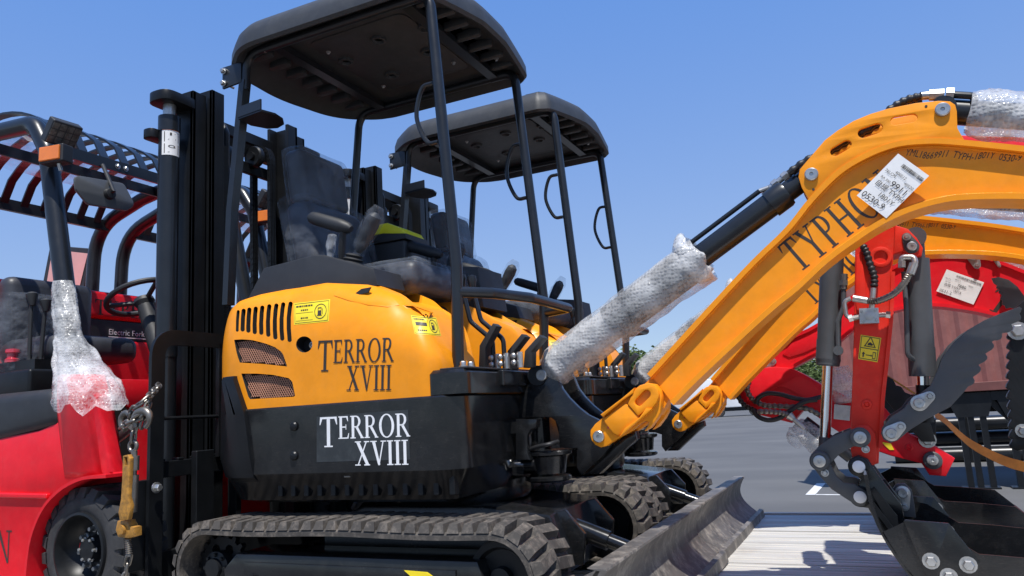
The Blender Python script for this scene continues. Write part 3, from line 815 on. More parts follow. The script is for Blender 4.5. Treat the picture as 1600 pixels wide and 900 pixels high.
# joysticks (boot, grip, film)
for y in (.06, .72):
    b = B(); dy = y-.06; base = at(551, 413, 1, .06)+V((0, dy, 0)); top = at(585, 340, 1, .06)+V((0, dy, 0))
    axis = (top-base).normalized()
    prof = []
    for k in range(8): prof.append((k*.0075-.012, .052-k*.0028 if k % 2 == 0 else .042-k*.0026))
    lathe(b, base, (axis+V((0, 0, 1.2))).normalized(), prof, 22)
    J = obj('joystick', b, M['plastic'], EX)
    b = B(); m = base+axis*.05
    tube(b, [m, m+axis*.03, m+axis*.07, m+axis*.12, m+axis*.15, m+axis*.165], [.012, .022, .027, .030, .026, .010], 14); obj('grip', b, M['plastic'], J)
    b = wrap_tube([m-axis*.01, m+axis*.02, m+axis*.09, m+axis*.15, m+axis*.19], [.018, .028, .035, .036, .020], 20, 6, .006, 4+y); obj('grip_film', b, M['poly'], J, sharp=180)
b = B(); p = at(511, 440, 1, .0); q = at(519, 372, 1, .02); tube(b, [p, p+(q-p)*.55, q], [.007, .007, .009], 10)
LV = obj('side_lever', b, M['tubeblk'], EX)
b = wrap_tube([p+(q-p)*.06, p+(q-p)*.6, p+(q-p)*.8, q+(q-p)*.06], [.010, .013, .020, .015], 14, 6, .004, 9); obj('lever_film', b, M['polyw'], LV, sharp=180)
# ---- canopy ------------------------------------------------------------
CAN = None
zroof = 1.955
pl = [V((-.385, -.09, 0)), V((-.335, -.05, 0)), V((-.265, .30, 0)), V((-.265, .50, 0)), V((-.305, .80, 0)), V((-.355, .845, 0)), V((-1.12, .845, 0)), V((-1.33, .70, 0)), V((-1.415, .38, 0)), V((-1.37, .04, 0)), V((-1.18, -.10, 0))]
lp = dense([(p.x, p.y) for p in fillet(pl, [.05, .05, .3, .3, .05, .05, .26, .4, .6, .22, .2], 10, True)], .03)
arch = lambda x, y, z: z+.012-.03*((y-.38)/.48)**2-.02*max(0, -(x+1.1))/.3
b = stack(lp, [(.16, zroof+.028), (.10, zroof+.024), (.035, zroof+.006), (.022, zroof-.012), (.008, zroof-.018), (-.004, zroof-.006), (-.002, zroof+.035), (.010, zroof+.068), (.034, zroof+.096), (.075, zroof+.112), (.16, zroof+.120)], arch)
CAN = obj('canopy_roof', b, M['canopy'], EX, sharp=40)
b = B()   # moulded ribs and round pads under the roof
for k in range(7):
    y = .06+k*.105
    plate(2, slot((-1.235, y), (-1.165, y), .02), zroof-.004, zroof+.034, bev=.006, bm=b)
    plate(2, slot((-.42, y), (-.335, y), .014), zroof-.004, zroof+.034, bev=.006, bm=b)
for x, y in ((-.95, .3), (-.72, .22), (-.60, .42), (-.86, .52), (-.5, .24)): lathe(b, (x, y, zroof+.034), (0, 0, -1), [(0, .036), (.022, .032), (.024, .022), (.012, .018), (.012, 0)], 20)
plate(2, rnd2([(-1.0, .1), (-.52, .1), (-.52, .66), (-1.0, .66)], .05), zroof+.022, zroof+.036, bev=.004, bm=b)
obj('roof_ribs', b, M['canopy'], CAN, sharp=40)
b = B()
for y in (-.0, .76): tube(b, [(-1.16, y, zroof-.004), (-.40, y, zroof-.004)], .018, 12)
for x in (-1.08, -.45): tube(b, [(x, .0, zroof-.002), (x, .76, zroof-.002)], .0, rect=(.022, .014), up=(0, 0, 1))
obj('roof_frame', b, M['tubeblk'], CAN)
b = B()
for x, y in ((-1.13, .0), (-1.13, .76), (-.42, .76), (-.42, .0), (-.95, .18), (-.95, .58), (-.55, .55), (-.45, .3), (-.37, .62)): hexbolt(b, (x, y, zroof-.012 if y in (.0, .76) else zroof+.010), (0, 0, -1), .007, .008)
objs('roof_bolt', b, M['zinc'], CAN)
def post(pts, r, name='canopy_post', fil=.06, rect=None):
    b = B(); tube(b, fillet(pts, fil, 8), r, 14, rect=rect, up=(0, 1, 0) if rect else None); return obj(name, b, M['tubeblk'], EX)
FRp = [at(716, 580, 1, 0), at(713.5, 415, 1, 0), at(672, 20, 1, 0)]; FLp = [at(849, 575, 1, .76), at(850, 470, 1, .76), at(803, 104, 1, .76)]
RRp = [at(372, 470, 1, 0), at(363, 330, 1, 0), at(383, 85, 1, 0)]; RLp = [at(548, 420, 1, .76), at(552, 330, 1, .76), at(562, 185, 1, .76)]
RRp[0] = V((RRp[1].x-.02, 0, .90)); RLp[0] = V((RLp[1].x+.0, .76, .90))
for P, y in ((FRp, 0), (FLp, .76)):
    post([P[0].lerp(V((P[0].x, y, .56)), 1)]+[P[1], V((P[2].x, y, zroof-.004)), V((-.47, y, zroof-.004))], .0205, fil=.09)
for P, y in ((RRp, 0), (RLp, .76)):
    if y == 0: post([P[0], P[1], V((P[2].x, y, zroof-.12))], 0, rect=(.014, .020), fil=.05); post([V((P[2].x, y, zroof-.16)), V((P[2].x+.01, y, zroof-.004)), V((-1.05, y, zroof-.004))], .018, fil=.09)
    else: post([P[0], P[1], V((P[2].x, y, zroof-.004)), V((-1.0, y, zroof-.004))], .019, fil=.09)
# grab handles on the front posts
for P, y, pa, pb in ((FRp, 0, (676, 130), (685, 222)), (FLp, .76, (815, 225), (823, 309))):
    a, c = at(*pa, 1, y), at(*pb, 1, y); m = (a+c)/2; o = V((-.055 if y == 0 else -.06, 0, 0))
    b = B(); tube(b, spline([a, a+o*.85+V((0, 0, -.012)), m+o*1.45, c+o*.85+V((0, 0, .012)), c], 7), .0085, 10); obj('grab_handle', b, M['tubeblk'], EX)
b = B()   # post feet
for P, y in ((FRp, 0), (FLp, .76)):
    box(b, (P[0].x-.05, y-.04, .5575), (P[0].x+.05, y+.04, .568))
objs('post_foot', b, M['black'], EX, bevel=.002)
b = B()
for P, y in ((FRp, 0), (FLp, .76)):
    for dx in (-.034, .034):
        for dy in (-.026, .026): hexbolt(b, (P[0].x+dx, y+dy, .568), (0, 0, 1), .010, .014)
objs('foot_bolt', b, M['zinc'], EX)
# bracket plate with two bolts, and the round tray under it
b = B(); plate(1, XZ([(348, 106), (377, 97), (377, 128), (348, 139)], -.02), -.022, -.012, bev=.001, bm=b); BR = obj('bracket_plate', b, M['tubeblk'], EX)
b = B()
for v in (112, 131):
    p = at(351, v, 1, -.02); hexbolt(b, p+V((0, -.004, 0)), (0, -1, 0), .010, .012); bar(b, p+V((-.0, .0, 0)), p+V((0, .05, 0)), .005, seg=8)
objs('bracket_bolt', b, M['zinc'], BR)
b = B(); zt_ = at(400, 190, 1, .02).z; tray = [at(u, v, 2, zt_) for u, v in ((372, 185), (408, 172), (430, 178), (442, 186), (444, 193), (434, 199), (418, 200), (392, 195))]
plate(2, [(p.x, p.y) for p in tray], zt_-.004, zt_+.004, bm=b)
p, q = tray[0], tray[1]; d = (q-p)
obox(b, (p+q)/2+V((0, 0, .025)), d*.5, d.cross(V((0, 0, 1))).normalized()*.003, V((0, 0, .022)))
obj('side_tray', b, M['tubeblk'], EX)
# ---- front guard rail and foot controls -----------------------------------
b = B(); zr = at(730, 454, 1, 0).z
tube(b, fillet([V((FRp[1].x, 0, zr)), V((-.20, .10, zr-.002)), V((-.14, .30, zr-.003)), V((-.14, .70, zr-.003)), V((FLp[1].x, .765, zr-.003))], [0, .04, .05, .03, 0], 6), .019, 14); obj('guard_rail', b, M['tubeblk'], EX)
for px, dz in (((752, 560), .16), ((795, 565), .11), ((822, 567), .10)):
    b = B(); p = at(px[0], 576, 1, .26); p.z = .563
    plate(1, [(0, 0), (.03, .0), (.035, dz*.55), (.085, dz), (.07, dz+.012), (.01, dz*.6)], -.025, .025, bev=.003, bm=b)
    for v in b.verts: v.co += p
    obj('pedal', b, M['plastic'], EX)
for k, (px, dz) in enumerate(((768, .34), (785, .33))):
    b = B(); p = at(px+4, 574, 1, .30); p.z = .56; tube(b, fillet([p, p+V((.0, 0, .12)), p+V((-.09, 0, .20)), p+V((-.12, 0, dz))], .04, 6), .009, 10)
    lathe(b, p+V((-.12, 0, dz)), (0, 0, 1), [(0, .012), (.03, .019), (.045, .017), (.05, 0)], 14); obj('travel_lever', b, M['tubeblk'], EX)
b = B()
for px in (778, 792, 813):
    p = at(px, 570, 1, .20); p.z = .563; bar(b, p, p+V((0, 0, .055)), .011, seg=14)
    for dz in (.018, .042): lathe(b, p+V((-.018, -.012, dz)), (0, -1, 0), [(0, .010), (.008, .010), (.012, .006), (.013, 0)], 12)
objs('lever_linkage', b, M['zinc'], EX)
# ---- swing tower ---------------------------------------------------------
tz = lambda pts: [(780+a/4.09, 560+c/4.09) for a, c in pts]
YT0, YT1 = .302, .50
up_ = [(205, 140), (218, 85), (240, 52), (270, 37), (300, 37), (328, 52), (348, 85), (370, 130), (395, 190), (440, 250), (500, 310), (560, 358), (640, 398), (700, 470), (745, 515), (660, 625), (525, 745), (495, 700), (495, 600), (500, 575), (385, 570), (378, 440), (360, 400), (330, 378), (100, 382), (150, 240), (185, 165)]
b = B()
for y in (YT0, YT1-.03): plate(1, XZ(tz(up_), YT0), y, y+.03, bev=.003, bm=b)
# cross web, lower foot beam that carries the boom foot
fz = XZ(tz([(760, 510), (850, 470), (860, 520), (800, 570), (620, 745), (525, 745)]), YT0)
plate(1, fz, YT0+.032, YT1-.112, bev=.006, bm=b)
plate(1, XZ(tz([(330, 380), (640, 400), (600, 560), (500, 600), (380, 560)]), YT0), YT0+.03, YT1-.03, bev=.004, bm=b)
TW = obj('swing_tower', b, M['black'], EX)
b = B(); p = at(847, 586.5, 1, YT0); pin(b, p, (0, -1, 0), .021, .012); pin(b, V((p.x, YT1, p.z)), (0, 1, 0), .021, .012); objs('tower_pin', b, M['zinc'], TW)
# swing post, bracket and discs
c = at(862, 700, 1, YC); cx = at(855, 690, 1, YC).x
b = B(); zl, zh = at(862, 735, 1, YC).z, at(862, 655, 1, YC).z
lathe(b, (cx-.03, YC, zl-.01), (0, 0, 1), [(0, .045), (zh-zl+.02, .045)], 24)
box(b, (-.215, .22, zl), (cx-.03, .54, zl+.03)); box(b, (-.215, .22, zh-.04), (cx-.04, .54, zh))
plate(1, XZ(tz([(105, 388), (240, 390), (235, 440), (200, 455), (180, 490), (180, 600), (195, 650), (105, 650)]), .2), .2, .24, bev=.003, bm=b)
obj('swing_bracket', b, M['black'], EX, bevel=0)
b = B()
for u, v, h in ((863, 703, .012), (866, 742, .012)):
    z = at(u, v, 1, .30).z; X = at(865, v, 1, .30).x
    lathe(b, (X-.02, .30, z-.02), (0, 0, 1), [(0, .070), (.006, .082), (.016, .083), (.020, .078)], 40)
z = at(863, 725, 1, .30).z; lathe(b, (at(865, 720, 1, .30).x-.02, .30, z-.03), (0, 0, 1), [(0, .06), (.08, .07)], 36)
objs('swing_hub', b, M['black'], EX)
b = B(); p, q = at(763, 731, 1, .24), at(823, 727, 1, .24); bar(b, p-(q-p)*1.2, q, .0195); SW = obj('swing_cylinder_rod', b, M['chrome'], EX)
b = B(); bar(b, q-(q-p)*.02, q+(q-p)*.24, .0225); bar(b, p-(q-p)*3, p-(q-p)*1.1, .032); obj('rod_clevis', b, M['black'], SW)
b = B(); tube(b, spline([at(826, 703, 1, .23), at(840, 698, 1, .22), at(858, 694, 1, .22), at(872, 690, 1, .26)], 6), .0075, 10); obj('grease_hose', b, M['hose'], EX)
# ================================================================== BOOM of the excavator
YB, YB1 = .285, .405; YC_ = YC; YC = (YB+YB1)/2
top = [(941, 650), (976, 620), (994, 604), (1014, 585), (1161, 425), (1228, 359), (1267, 311), (1311, 267), (1356, 240), (1400, 224), (1444, 219), (1489, 220), (1600, 231), (1720, 246), (1880, 275), (2060, 320)]
bot = [(2060, 372), (1880, 345), (1720, 317), (1600, 309), (1511, 310), (1467, 316), (1422, 329), (1378, 349), (1333, 378), (1289, 411), (1244, 453), (1200, 489), (1099, 583), (1050, 632)]
TOP = spl2(XZ(top[3:], YB), 5); BOT = spl2(XZ(bot, YB), 5)
b = B(); plate(1, TOP+BOT, YB+.020, YB1-.020, bm=b)
BOOM = obj('boom', b, M['yellow'], EX, sharp=30)
b = B()
for line, s in ((TOP, 1), (BOT, -1)):
    tube(b, [V((x, (YB+YB1)/2, z-s*.004)) for x, z in line], 0, rect=(.0085, (YB1-YB)/2+.004), up=(0, 1, 0))
obj('boom_flange', b, M['yellow'], BOOM, sharp=30)
def weld(line, y, s, r=.0042):
    b = B(); L = spline([V((x, y, z-s*.0145)) for x, z in line], 6); acc = [L[0]]
    for a, c in zip(L, L[1:]):
        n = max(1, int((c-a).length/.0045))
        for k in range(1, n+1): acc.append(a+(c-a)*(k/n))
    tube(b, acc, [r*(1+.22*(i % 2)+.25*noise.noise(p*40)) for i, p in enumerate(acc)], 6); return b
obj('weld_bead', join(weld(TOP, YB+.020, 1), weld(BOT, YB+.020, -1)), M['yellow'], BOOM, sharp=180)
# foot: cheek casting, doubler and slotted boss
tz3 = lambda pts: [(900+a/5, 540+c/5) for a, c in pts]
foot = [(112, 700), (114, 660), (150, 612), (208, 566), (204, 540), (232, 515), (290, 470), (380, 405), (455, 345), (500, 310), (560, 292), (620, 300), (655, 345), (668, 400), (660, 520), (630, 575), (580, 642), (535, 668), (562, 628), (572, 598), (545, 592), (505, 610), (450, 652), (395, 688), (345, 712), (300, 738), (240, 785), (195, 796), (150, 775), (122, 740)]
F = XZ(tz3(foot), YB-.01)
b = B(); plate(1, F, YB-.012, YB+.03, bev=.003, bm=b); plate(1, F, YB1-.03, YB1+.012, bev=.003, bm=b)
mid = XZ(tz3([(215, 560), (380, 420), (470, 345), (620, 200), (720, 400), (640, 545), (500, 585), (350, 690)]), YB); plate(1, mid, YB+.03, YB1-.03, bm=b)
FT = obj('boom_foot', b, M['yellow'], BOOM)
b = B(); blk = XZ(tz3([(215, 575), (395, 448), (408, 455), (492, 548), (515, 570), (345, 705), (300, 690)]), YB-.012); plate(1, blk, YB-.026, YB-.011, bev=.006, bm=b)
lip = XZ(tz3([(205, 538), (380, 405), (470, 328), (462, 370), (380, 425), (225, 555)]), YB-.012); plate(1, lip, YB-.034, YB-.0115, bev=.003, bm=b)
lip = XZ(tz3([(350, 715), (400, 640), (510, 560), (560, 490), (610, 492), (520, 570), (395, 680)]), YB-.012); plate(1, lip, YB-.036, YB-.0118, bev=.003, bm=b)
boss = XZ(tz3([(415, 455), (440, 400), (470, 345), (520, 310), (580, 296), (625, 310), (650, 345), (658, 390), (640, 440), (600, 492), (560, 500), (495, 548)]), YB-.012)
so = at(*tz3([(500, 440)])[0], 1, YB-.012); s1 = at(*tz3([(562, 378)])[0], 1, YB-.012)
plate(1, boss, YB-.030, YB-.0113, [slot((so.x, so.z), (s1.x, s1.z), .0135)], bev=.003, bm=b)
obj('foot_doubler', b, M['yellow'], FT)
b = B(); p = at(936, 682, 1, YB-.012); pin(b, p, (0, -1, 0), .020, .012); pin(b, V((p.x, YB1+.012, p.z)), (0, 1, 0), .020, .012); bar(b, p, V((p.x, YB1, p.z)), .018); obj('foot_pin', b, M['zinc'], BOOM)
b = B(); p = at(950.5, 668, 1, YB-.012); lathe(b, p+V((0, .001, 0)), (0, -1, 0), [(0, .0045), (.0015, .004), (.0016, 0)], 10); objs('grease_hole', b, M['redlens'], FT)
# ear plates over the bend, with slots
z8 = lambda pts: [(1200+a/2.25, 120+c/2.25) for a, c in pts]
ear = z8([(152, 428), (140, 428), (118, 388), (107, 352), (112, 325), (140, 292), (200, 222), (245, 188), (300, 155), (360, 130), (420, 112), (520, 92), (600, 84), (640, 86), (658, 98), (664, 120), (666, 180), (690, 222), (650, 228), (550, 226), (450, 238), (350, 274), (250, 335)])
E_ = XZ(ear, YB); hs = []
for a, c, r in (((236, 262), (276, 238), 14), ((335, 197), (384, 180), 15), ((448, 154), (508, 144), 13)):
    A, C = at(*z8([a])[0], 1, YB), at(*z8([c])[0], 1, YB); hs.append(slot((A.x, A.z), (C.x, C.z), r/2.25/440*1.05))
b = B()
plate(1, E_, YB, YB+.016, hs, bev=.0015, bm=b); plate(1, E_, YB1-.016, YB1, hs, bev=.0015, bm=b)
EAR = obj('boom_ear', b, M['yellow'], BOOM)
b = B()
for u, v in ((1268, 273), (1472.5, 172)):
    p = at(u, v, 1, YB); pin(b, p, (0, -1, 0), .0205, .012); pin(b, V((p.x, YB1, p.z)), (0, 1, 0), .0205, .012); bar(b, p, V((p.x, YB1, p.z)), .017)
objs('ear_pin', b, M['zinc'], EAR)
b = B()
for u, v in ((1271, 296), (1447, 166)): p = at(u, v, 1, YB); lathe(b, p, (0, -1, 0), [(0, .004), (.001, .004), (.0011, 0)], 10)
objs('grease_hole', b, M['ink'], EAR)
# lettering TYPHON along the boom
O = at(1261.5, 417.5, 1, YB+.02); E2 = at(1338.7, 360, 1, YB+.02); ex = (E2-O).normalized(); ez = V((-ex.z, 0, ex.x))
h_ = .112; pol, w = lettering('TYPHON', h_, .10); span = (at(1372, 322, 1, YB)-at(1250, 428, 1, YB)).length
b = B(); decal(b, pol, wide(flat(O-ex*.031, ex, ez, (0, -1, 0)), .625)); obj('boom_lettering', b, M['ink'], BOOM)
# shipping label with print and pen writing
def label(name, quad, y, parent, small, big, model, pen, seed):
    P = [at(u, v, 1, y) for u, v in quad]     # bl, br, tr, tl
    ex, ey = (P[1]-P[0]), (P[3]-P[0]); W_, H_ = ex.length, ey.length; ex, ey = ex.normalized(), ey.normalized(); ey = (ey-ex*ey.dot(ex)).normalized(); n = V((0, -1, 0))
    b = B(); nn = 8
    for i in range(nn):
        for j in range(nn):
            b.faces.new([b.verts.new(P[0]+ex*(W_*a/nn)+ey*(H_*c/nn)+n*(.0018+.0016*max(0, noise.noise(V((a*.5+seed, c*.5, 0)))))) for a, c in ((i, j), (i+1, j), (i+1, j+1), (i, j+1))])
    bmesh.ops.remove_doubles(b, verts=b.verts, dist=1e-5); KEEP.add(id(b))
    s = obj(name, b, M['white'], parent, sharp=180)
    rnd = random.Random(seed); pol = []
    x = .30
    while x < .95: w = rnd.choice((.006, .012, .018)); pol.append(_r(x*W_, .84*H_, (x+w)*W_, .91*H_)); x += w+rnd.choice((.007, .012))
    pol += shift(bftext(small[0], H_*.075), .30*W_, .70*H_)+shift(bftext(small[1], H_*.075), .06*W_, .63*H_)+shift(bftext(small[2], H_*.075), .68*W_, .63*H_)+shift(bftext(small[3], H_*.065), .10*W_, .50*H_)
    pol += shift(bftext(big, H_*.17), .42*W_, .47*H_)
    pol += shift(bftext(model[0], H_*.125), .10*W_, .355*H_)+shift(bftext(model[1], H_*.125), .38*W_, .215*H_)
    b = B(); decal(b, pol, flat(P[0]+n*.0042, ex, ey, n)); obj('label_print', b, M['ink'], s)
    b = B(); pol = shift(bftext(pen, H_*.165), .06*W_, .045*H_, 1, .04); decal(b, pol, flat(P[0]+n*.0044, ex, ey, n)); obj('pen_writing', b, M['ink'], s)
    return s
SHIP = label('shipping_label', z8([(312, 418), (416, 498), (568, 345), (460, 272)]), YB-.004, BOOM, ('400512', '76LCM', '40520', 'RA 300'), '9911', ('自提 TYPH-', '1801Y'), '0530-9', 3)
# pen writing on the flank
def scrawl(bm, text, u0, v0, u1, v1, y, h, seed=1):
    O, E3 = at(u0, v0, 1, y), at(u1, v1, 1, y); ex = (E3-O).normalized(); ez = V((-ex.z, 0, ex.x))
    pol = bftext(text, h); w = max(a for p in pol for a, c in p); k = (E3-O).length/w
    pol = [[(a*k+.25*c, c+.004*math.sin(a*k*60+seed)) for a, c in p] for p in pol]
    decal(bm, pol, flat(O, ex, ez, (0, -1, 0)))
b = B(); scrawl(b, 'YML18669911  TYPH-1801Y  0530-9', 1413, 245, 1594, 251, YB+.020, .030); obj('pen_writing', b, M['ink'], BOOM)
# ---- boom cylinder with its bubble wrap ---------------------------------------
P0, P1 = at(847, 587, 1, YC), at(1268, 272, 1, YC); d = (P1-P0).normalized(); LN = (P1-P0).length
tt = lambda u, v: (at(u, v, 1, YC)-P0).dot(d)
b = B(); bar(b, P0+d*.03, P0+d*tt(1226, 300), .041); lathe(b, P0+d*(tt(1226, 300)-.06), d, [(0, .041), (.0, .047), (.055, .047), (.065, .043), (.065, .02)], 28)
lathe(b, P0-V((0, .05, 0)), (0, 1, 0), [(0, .036), (.1, .036)], 22)
CYL = obj('boom_cylinder', b, M['tubeblk'], EX)
b = B(); bar(b, P0+d*(tt(1226, 300)), P0+d*(tt(1250, 285)), .034); lathe(b, P1-V((0, .04, 0)), (0, 1, 0), [(0, .036), (.08, .036)], 22); bar(b, P1-d*.05, P1, .03); obj('rod_eye', b, M['tubeblk'], CYL)
b = B(); bar(b, P0+d*tt(958, 508), P0+d*tt(1072, 418), .066, seg=28); obj('cylinder_sleeve', b, M['steelgrey'], CYL)
b = B(); tube(b, [P0+d*.05, P0+d*.09, P0+d*tt(956, 508), P0+d*tt(1085, 408)], [.045, .058, .060, .060], 28); obj('foam_padding', b, M['foam'], CYL)
n_ = V((-d.z, 0, d.x))
pts = [P0+d*.015, P0+d*.07, P0+d*.12, P0+d*.28, P0+d*tt(1060, 428), P0+d*tt(1098, 402)]
off = [-.003, -.005, -.004, -.006, -.007, -.012]
b = wrap_tube([p+n_*o for p, o in zip(pts, off)], [.042, .074, .073, .078, .079, .081], 44, 16, .0045, 2, cap=False); obj('bubble_wrap', b, M['bubble'], CYL, sharp=180)
# ragged collar of loose film at the top of the wrap
b = B(); c0 = P0+d*tt(1078, 418); x_, y_ = frame_of(d); L = []
for i in range(9):
    row = []
    for j in range(40):
        a = 2*math.pi*j/40; dirv = (x_*math.cos(a)+y_*math.sin(a)); upn = max(0, dirv.dot(n_))
        r = .050+.030*math.sin(i/8*math.pi*.9)+i/8*.035*upn; k = noise.noise(V((math.cos(a)*2.2, math.sin(a)*2.2, i*.35)))
        row.append(c0+d*(-.03+i*.011+k*.022-.01*upn*i/8)+dirv*(r+k*.022))
    L.append(row)
rings(b, L, True, False); obj('loose_film', b, M['bubble'], CYL, sharp=180)
b = B(); o2 = n_*.062; a_, c_ = P0+d*tt(1040, 445)+o2, P0+d*tt(1203, 318)+n_*.060
bar(b, a_, c_, .0085, seg=12); obj('hard_line', b, M['tubeblk'], CYL)
b = B(); f0 = at(1203, 294, 1, YC); f1 = at(1233, 270, 1, YC); bar(b, c_, f0+(f1-f0)*.1, .0085, seg=10); bar(b, f0, f1, .011, seg=12); bar(b, f0+(f1-f0)*.15, f0+(f1-f0)*.4, .016, seg=6); bar(b, f0+(f1-f0)*.65, f0+(f1-f0)*.9, .0155, seg=6); obj('hose_fitting', b, M['zinc'], CYL)
# hoses: from the fitting up between the ears and on to the arm cylinder
def braided(pts, r, name, parent, mat='hose'):
    P = spline(pts, 10); b = B(); out = []; rr = []
    # resample finely so that the spiral guard shows
    acc = [P[0]]
    for a, c in zip(P, P[1:]):
        n = max(1, int((c-a).length/.005))
        for k in range(1, n+1): acc.append(a+(c-a)*(k/n))
    tube(b, acc, [r*(1+.13*(1 if (i//2) % 2 else -1)) for i in range(len(acc))], 10); return obj(name, b, M[mat], parent, sharp=60)
hz = [(1232, 271), (1262, 250), (1300, 232), (1330, 214), (1362, 197), (1390, 172), (1415, 157), (1440, 150)]
braided([at(u, v, 1, YC-.03) for u, v in hz], .012, 'hydraulic_hose', BOOM)
braided([at(u, v+6, 1, YC+.05) for u, v in hz[:]], .011, 'hydraulic_hose', BOOM)
b = B(); bar(b, at(1440, 150, 1, YC-.03), at(1452, 149, 1, YC-.03), .013, seg=12); bar(b, at(1452, 149, 1, YC-.03), at(1475, 148, 1, YC-.03), .017, seg=6); bar(b, at(1478, 148, 1, YC-.03), at(1490, 148, 1, YC-.03), .020, seg=6); obj('hose_fitting', b, M['zinc'], BOOM)
b = B(); tube(b, fillet([at(1488, 148, 1, YC-.03), at(1523, 150, 1, YC-.03), at(1521, 166, 1, YC-.03)], .015), .011, 10); obj('hard_line', b, M['tubeblk'], BOOM)
# arm cylinder lying on the boom, wrapped
q0, q1 = at(1473, 174, 1, YC), at(1700, 190, 1, YC); d2 = (q1-q0).normalized()
b = B(); bar(b, q0, q0+d2*.9, .038); lathe(b, q0-V((0, .045, 0)), (0, 1, 0), [(0, .034), (.09, .034)], 20); AC = obj('arm_cylinder', b, M['tubeblk'], EX)
e = at(1512, 180, 1, YC); t0 = (e-q0).dot(d2)
b = wrap_tube([q0+d2*t0, q0+d2*(t0+.04), q0+d2*(t0+.12), q0+d2*(t0+.35), q0+d2*(t0+.6)], [.060, .074, .072, .074, .066], 36, 14, .007, 5, cap=False); obj('bubble_wrap', b, M['bubble'], AC, sharp=180)

YC = YC_
# ================================================================== second yellow excavator
EX2 = copy_tree(EX)
EX2.location = ORG[EX]+V((-.014, 1.24, -.009)); EX2.rotation_euler.z = -.0068
EX2['label'] = 'second yellow mini excavator, partly hidden behind the nearest yellow one'
# its boom stands a little steeper
def swing(o, piv, a):
    p = piv-ORG[EX]; o.rotation_euler = (0, -a, 0); o.location = p-Matrix.Rotation(-a, 3, 'Y') @ p
a_ = R_(2.6); fp = at(936, 682, 1, YB); fp.y = 0; tp2 = V((P0.x, 0, P0.z)); e0 = V((P1.x, 0, P1.z)); e1 = fp+Matrix.Rotation(-a_, 3, 'Y') @ (e0-fp)
ang = lambda q: math.atan2(q.z, q.x)
for o in kids(EX2):
    n = o.name.split('.')[0]
    if n in ('boom', 'arm_cylinder'): swing(o, fp, a_)
    elif n == 'boom_cylinder': swing(o, tp2, ang(e1-tp2)-ang(e0-tp2))
# tool box on the nearest machine's left-hand console
tb0, tb1 = at(566, 400, 1, .75).x, at(655, 400, 1, .75).x; zc_ = 1.0865
TB = empty('tool_box', ((tb0+tb1)/2, .74, zc_), 'black box with a bright yellow lid beside the nearest excavator seat', 'box')
b = rbox((tb0+.015, .65, zc_), (tb1-.015, .83, zc_+.14), .008); obj('box_body', b, M['plastic'], TB)
b = B(); plate(1, [(tb0, zc_+.141), (tb1, zc_+.141), (tb1, zc_+.165), (tb0+.2, zc_+.185), (tb0, zc_+.165)], .64, .84, bev=.004, bm=b); obj('box_rim', b, M['plastic'], TB)
b = B(); plate(1, [(tb0+.01, zc_+.176), (tb0+.03, zc_+.186), (tb0+.2, zc_+.186), (tb1-.05, zc_+.166), (tb1-.01, zc_+.166), (tb1-.03, zc_+.195), (tb0+.22, zc_+.235), (tb0+.05, zc_+.235)], .65, .83, bev=.006, bm=b); obj('lid', b, M['boxyellow'], TB)
# ================================================================== LIGHT, SKY, GROUND
SUN = V((.20, -.38, 1)).normalized()
w = bpy.data.worlds.new('World'); SC.world = w; w.use_nodes = True; nt = w.node_tree
bg = nt.nodes['Background']; sk = nt.nodes.new('ShaderNodeTexSky'); sk.sky_type = 'NISHITA'; sk.sun_disc = False
el = math.asin(SUN.z); sk.sun_elevation = el; sk.sun_rotation = math.atan2(SUN.x, SUN.y)
sk.air_density = .7; sk.dust_density = 0; sk.ozone_density = 8.0; sk.altitude = 0
# the camera that took the picture flattens the sky's brightness towards the horizon
sp_ = nt.nodes.new('ShaderNodeSeparateColor'); sp_.mode = 'HSV'; cb_ = nt.nodes.new('ShaderNodeCombineColor'); cb_.mode = 'HSV'
pw = nt.nodes.new('ShaderNodeMath'); pw.operation = 'POWER'; pw.inputs[1].default_value = .12
ml = nt.nodes.new('ShaderNodeMath'); ml.operation = 'MULTIPLY'; ml.inputs[1].default_value = 3.2
nt.links.new(sk.outputs[0], sp_.inputs[0]); nt.links.new(sp_.outputs[0], cb_.inputs[0]); 
pq = nt.nodes.new('ShaderNodeMath'); pq.operation = 'POWER'; pq.inputs[1].default_value = -.30; mq = nt.nodes.new('ShaderNodeMath'); mq.operation = 'MULTIPLY'; mq.inputs[1].default_value = 1.36
mr = nt.nodes.new('ShaderNodeMath'); mr.operation = 'MULTIPLY'; mr.use_clamp = True
nt.links.new(sp_.outputs[2], pq.inputs[0]); nt.links.new(pq.outputs[0], mq.inputs[0]); nt.links.new(mq.outputs[0], mr.inputs[0]); nt.links.new(sp_.outputs[1], mr.inputs[1]); nt.links.new(mr.outputs[0], cb_.inputs[1])
nt.links.new(sp_.outputs[2], pw.inputs[0]); nt.links.new(pw.outputs[0], ml.inputs[0]); nt.links.new(ml.outputs[0], cb_.inputs[2])
nt.links.new(cb_.outputs[0], bg.inputs[0]); bg.inputs[1].default_value = .15
sl = bpy.data.lights.new('sun', 'SUN'); so_ = bpy.data.objects.new('sun', sl); COL.objects.link(so_)
sl.energy = 4.1; sl.angle = R_(.53); sl.color = (1, .965, .91); so_.rotation_euler = SUN.to_track_quat('Z', 'Y').to_euler(); so_.location = (0, 0, 20)
SC.view_settings.view_transform = 'Standard'; SC.view_settings.look = 'None'; SC.view_settings.exposure = .5; SC.view_settings.gamma = 1
SC.cycles.max_bounces = 8; SC.cycles.transparent_max_bounces = 24; SC.cycles.use_denoising = True
GZ = -1.32
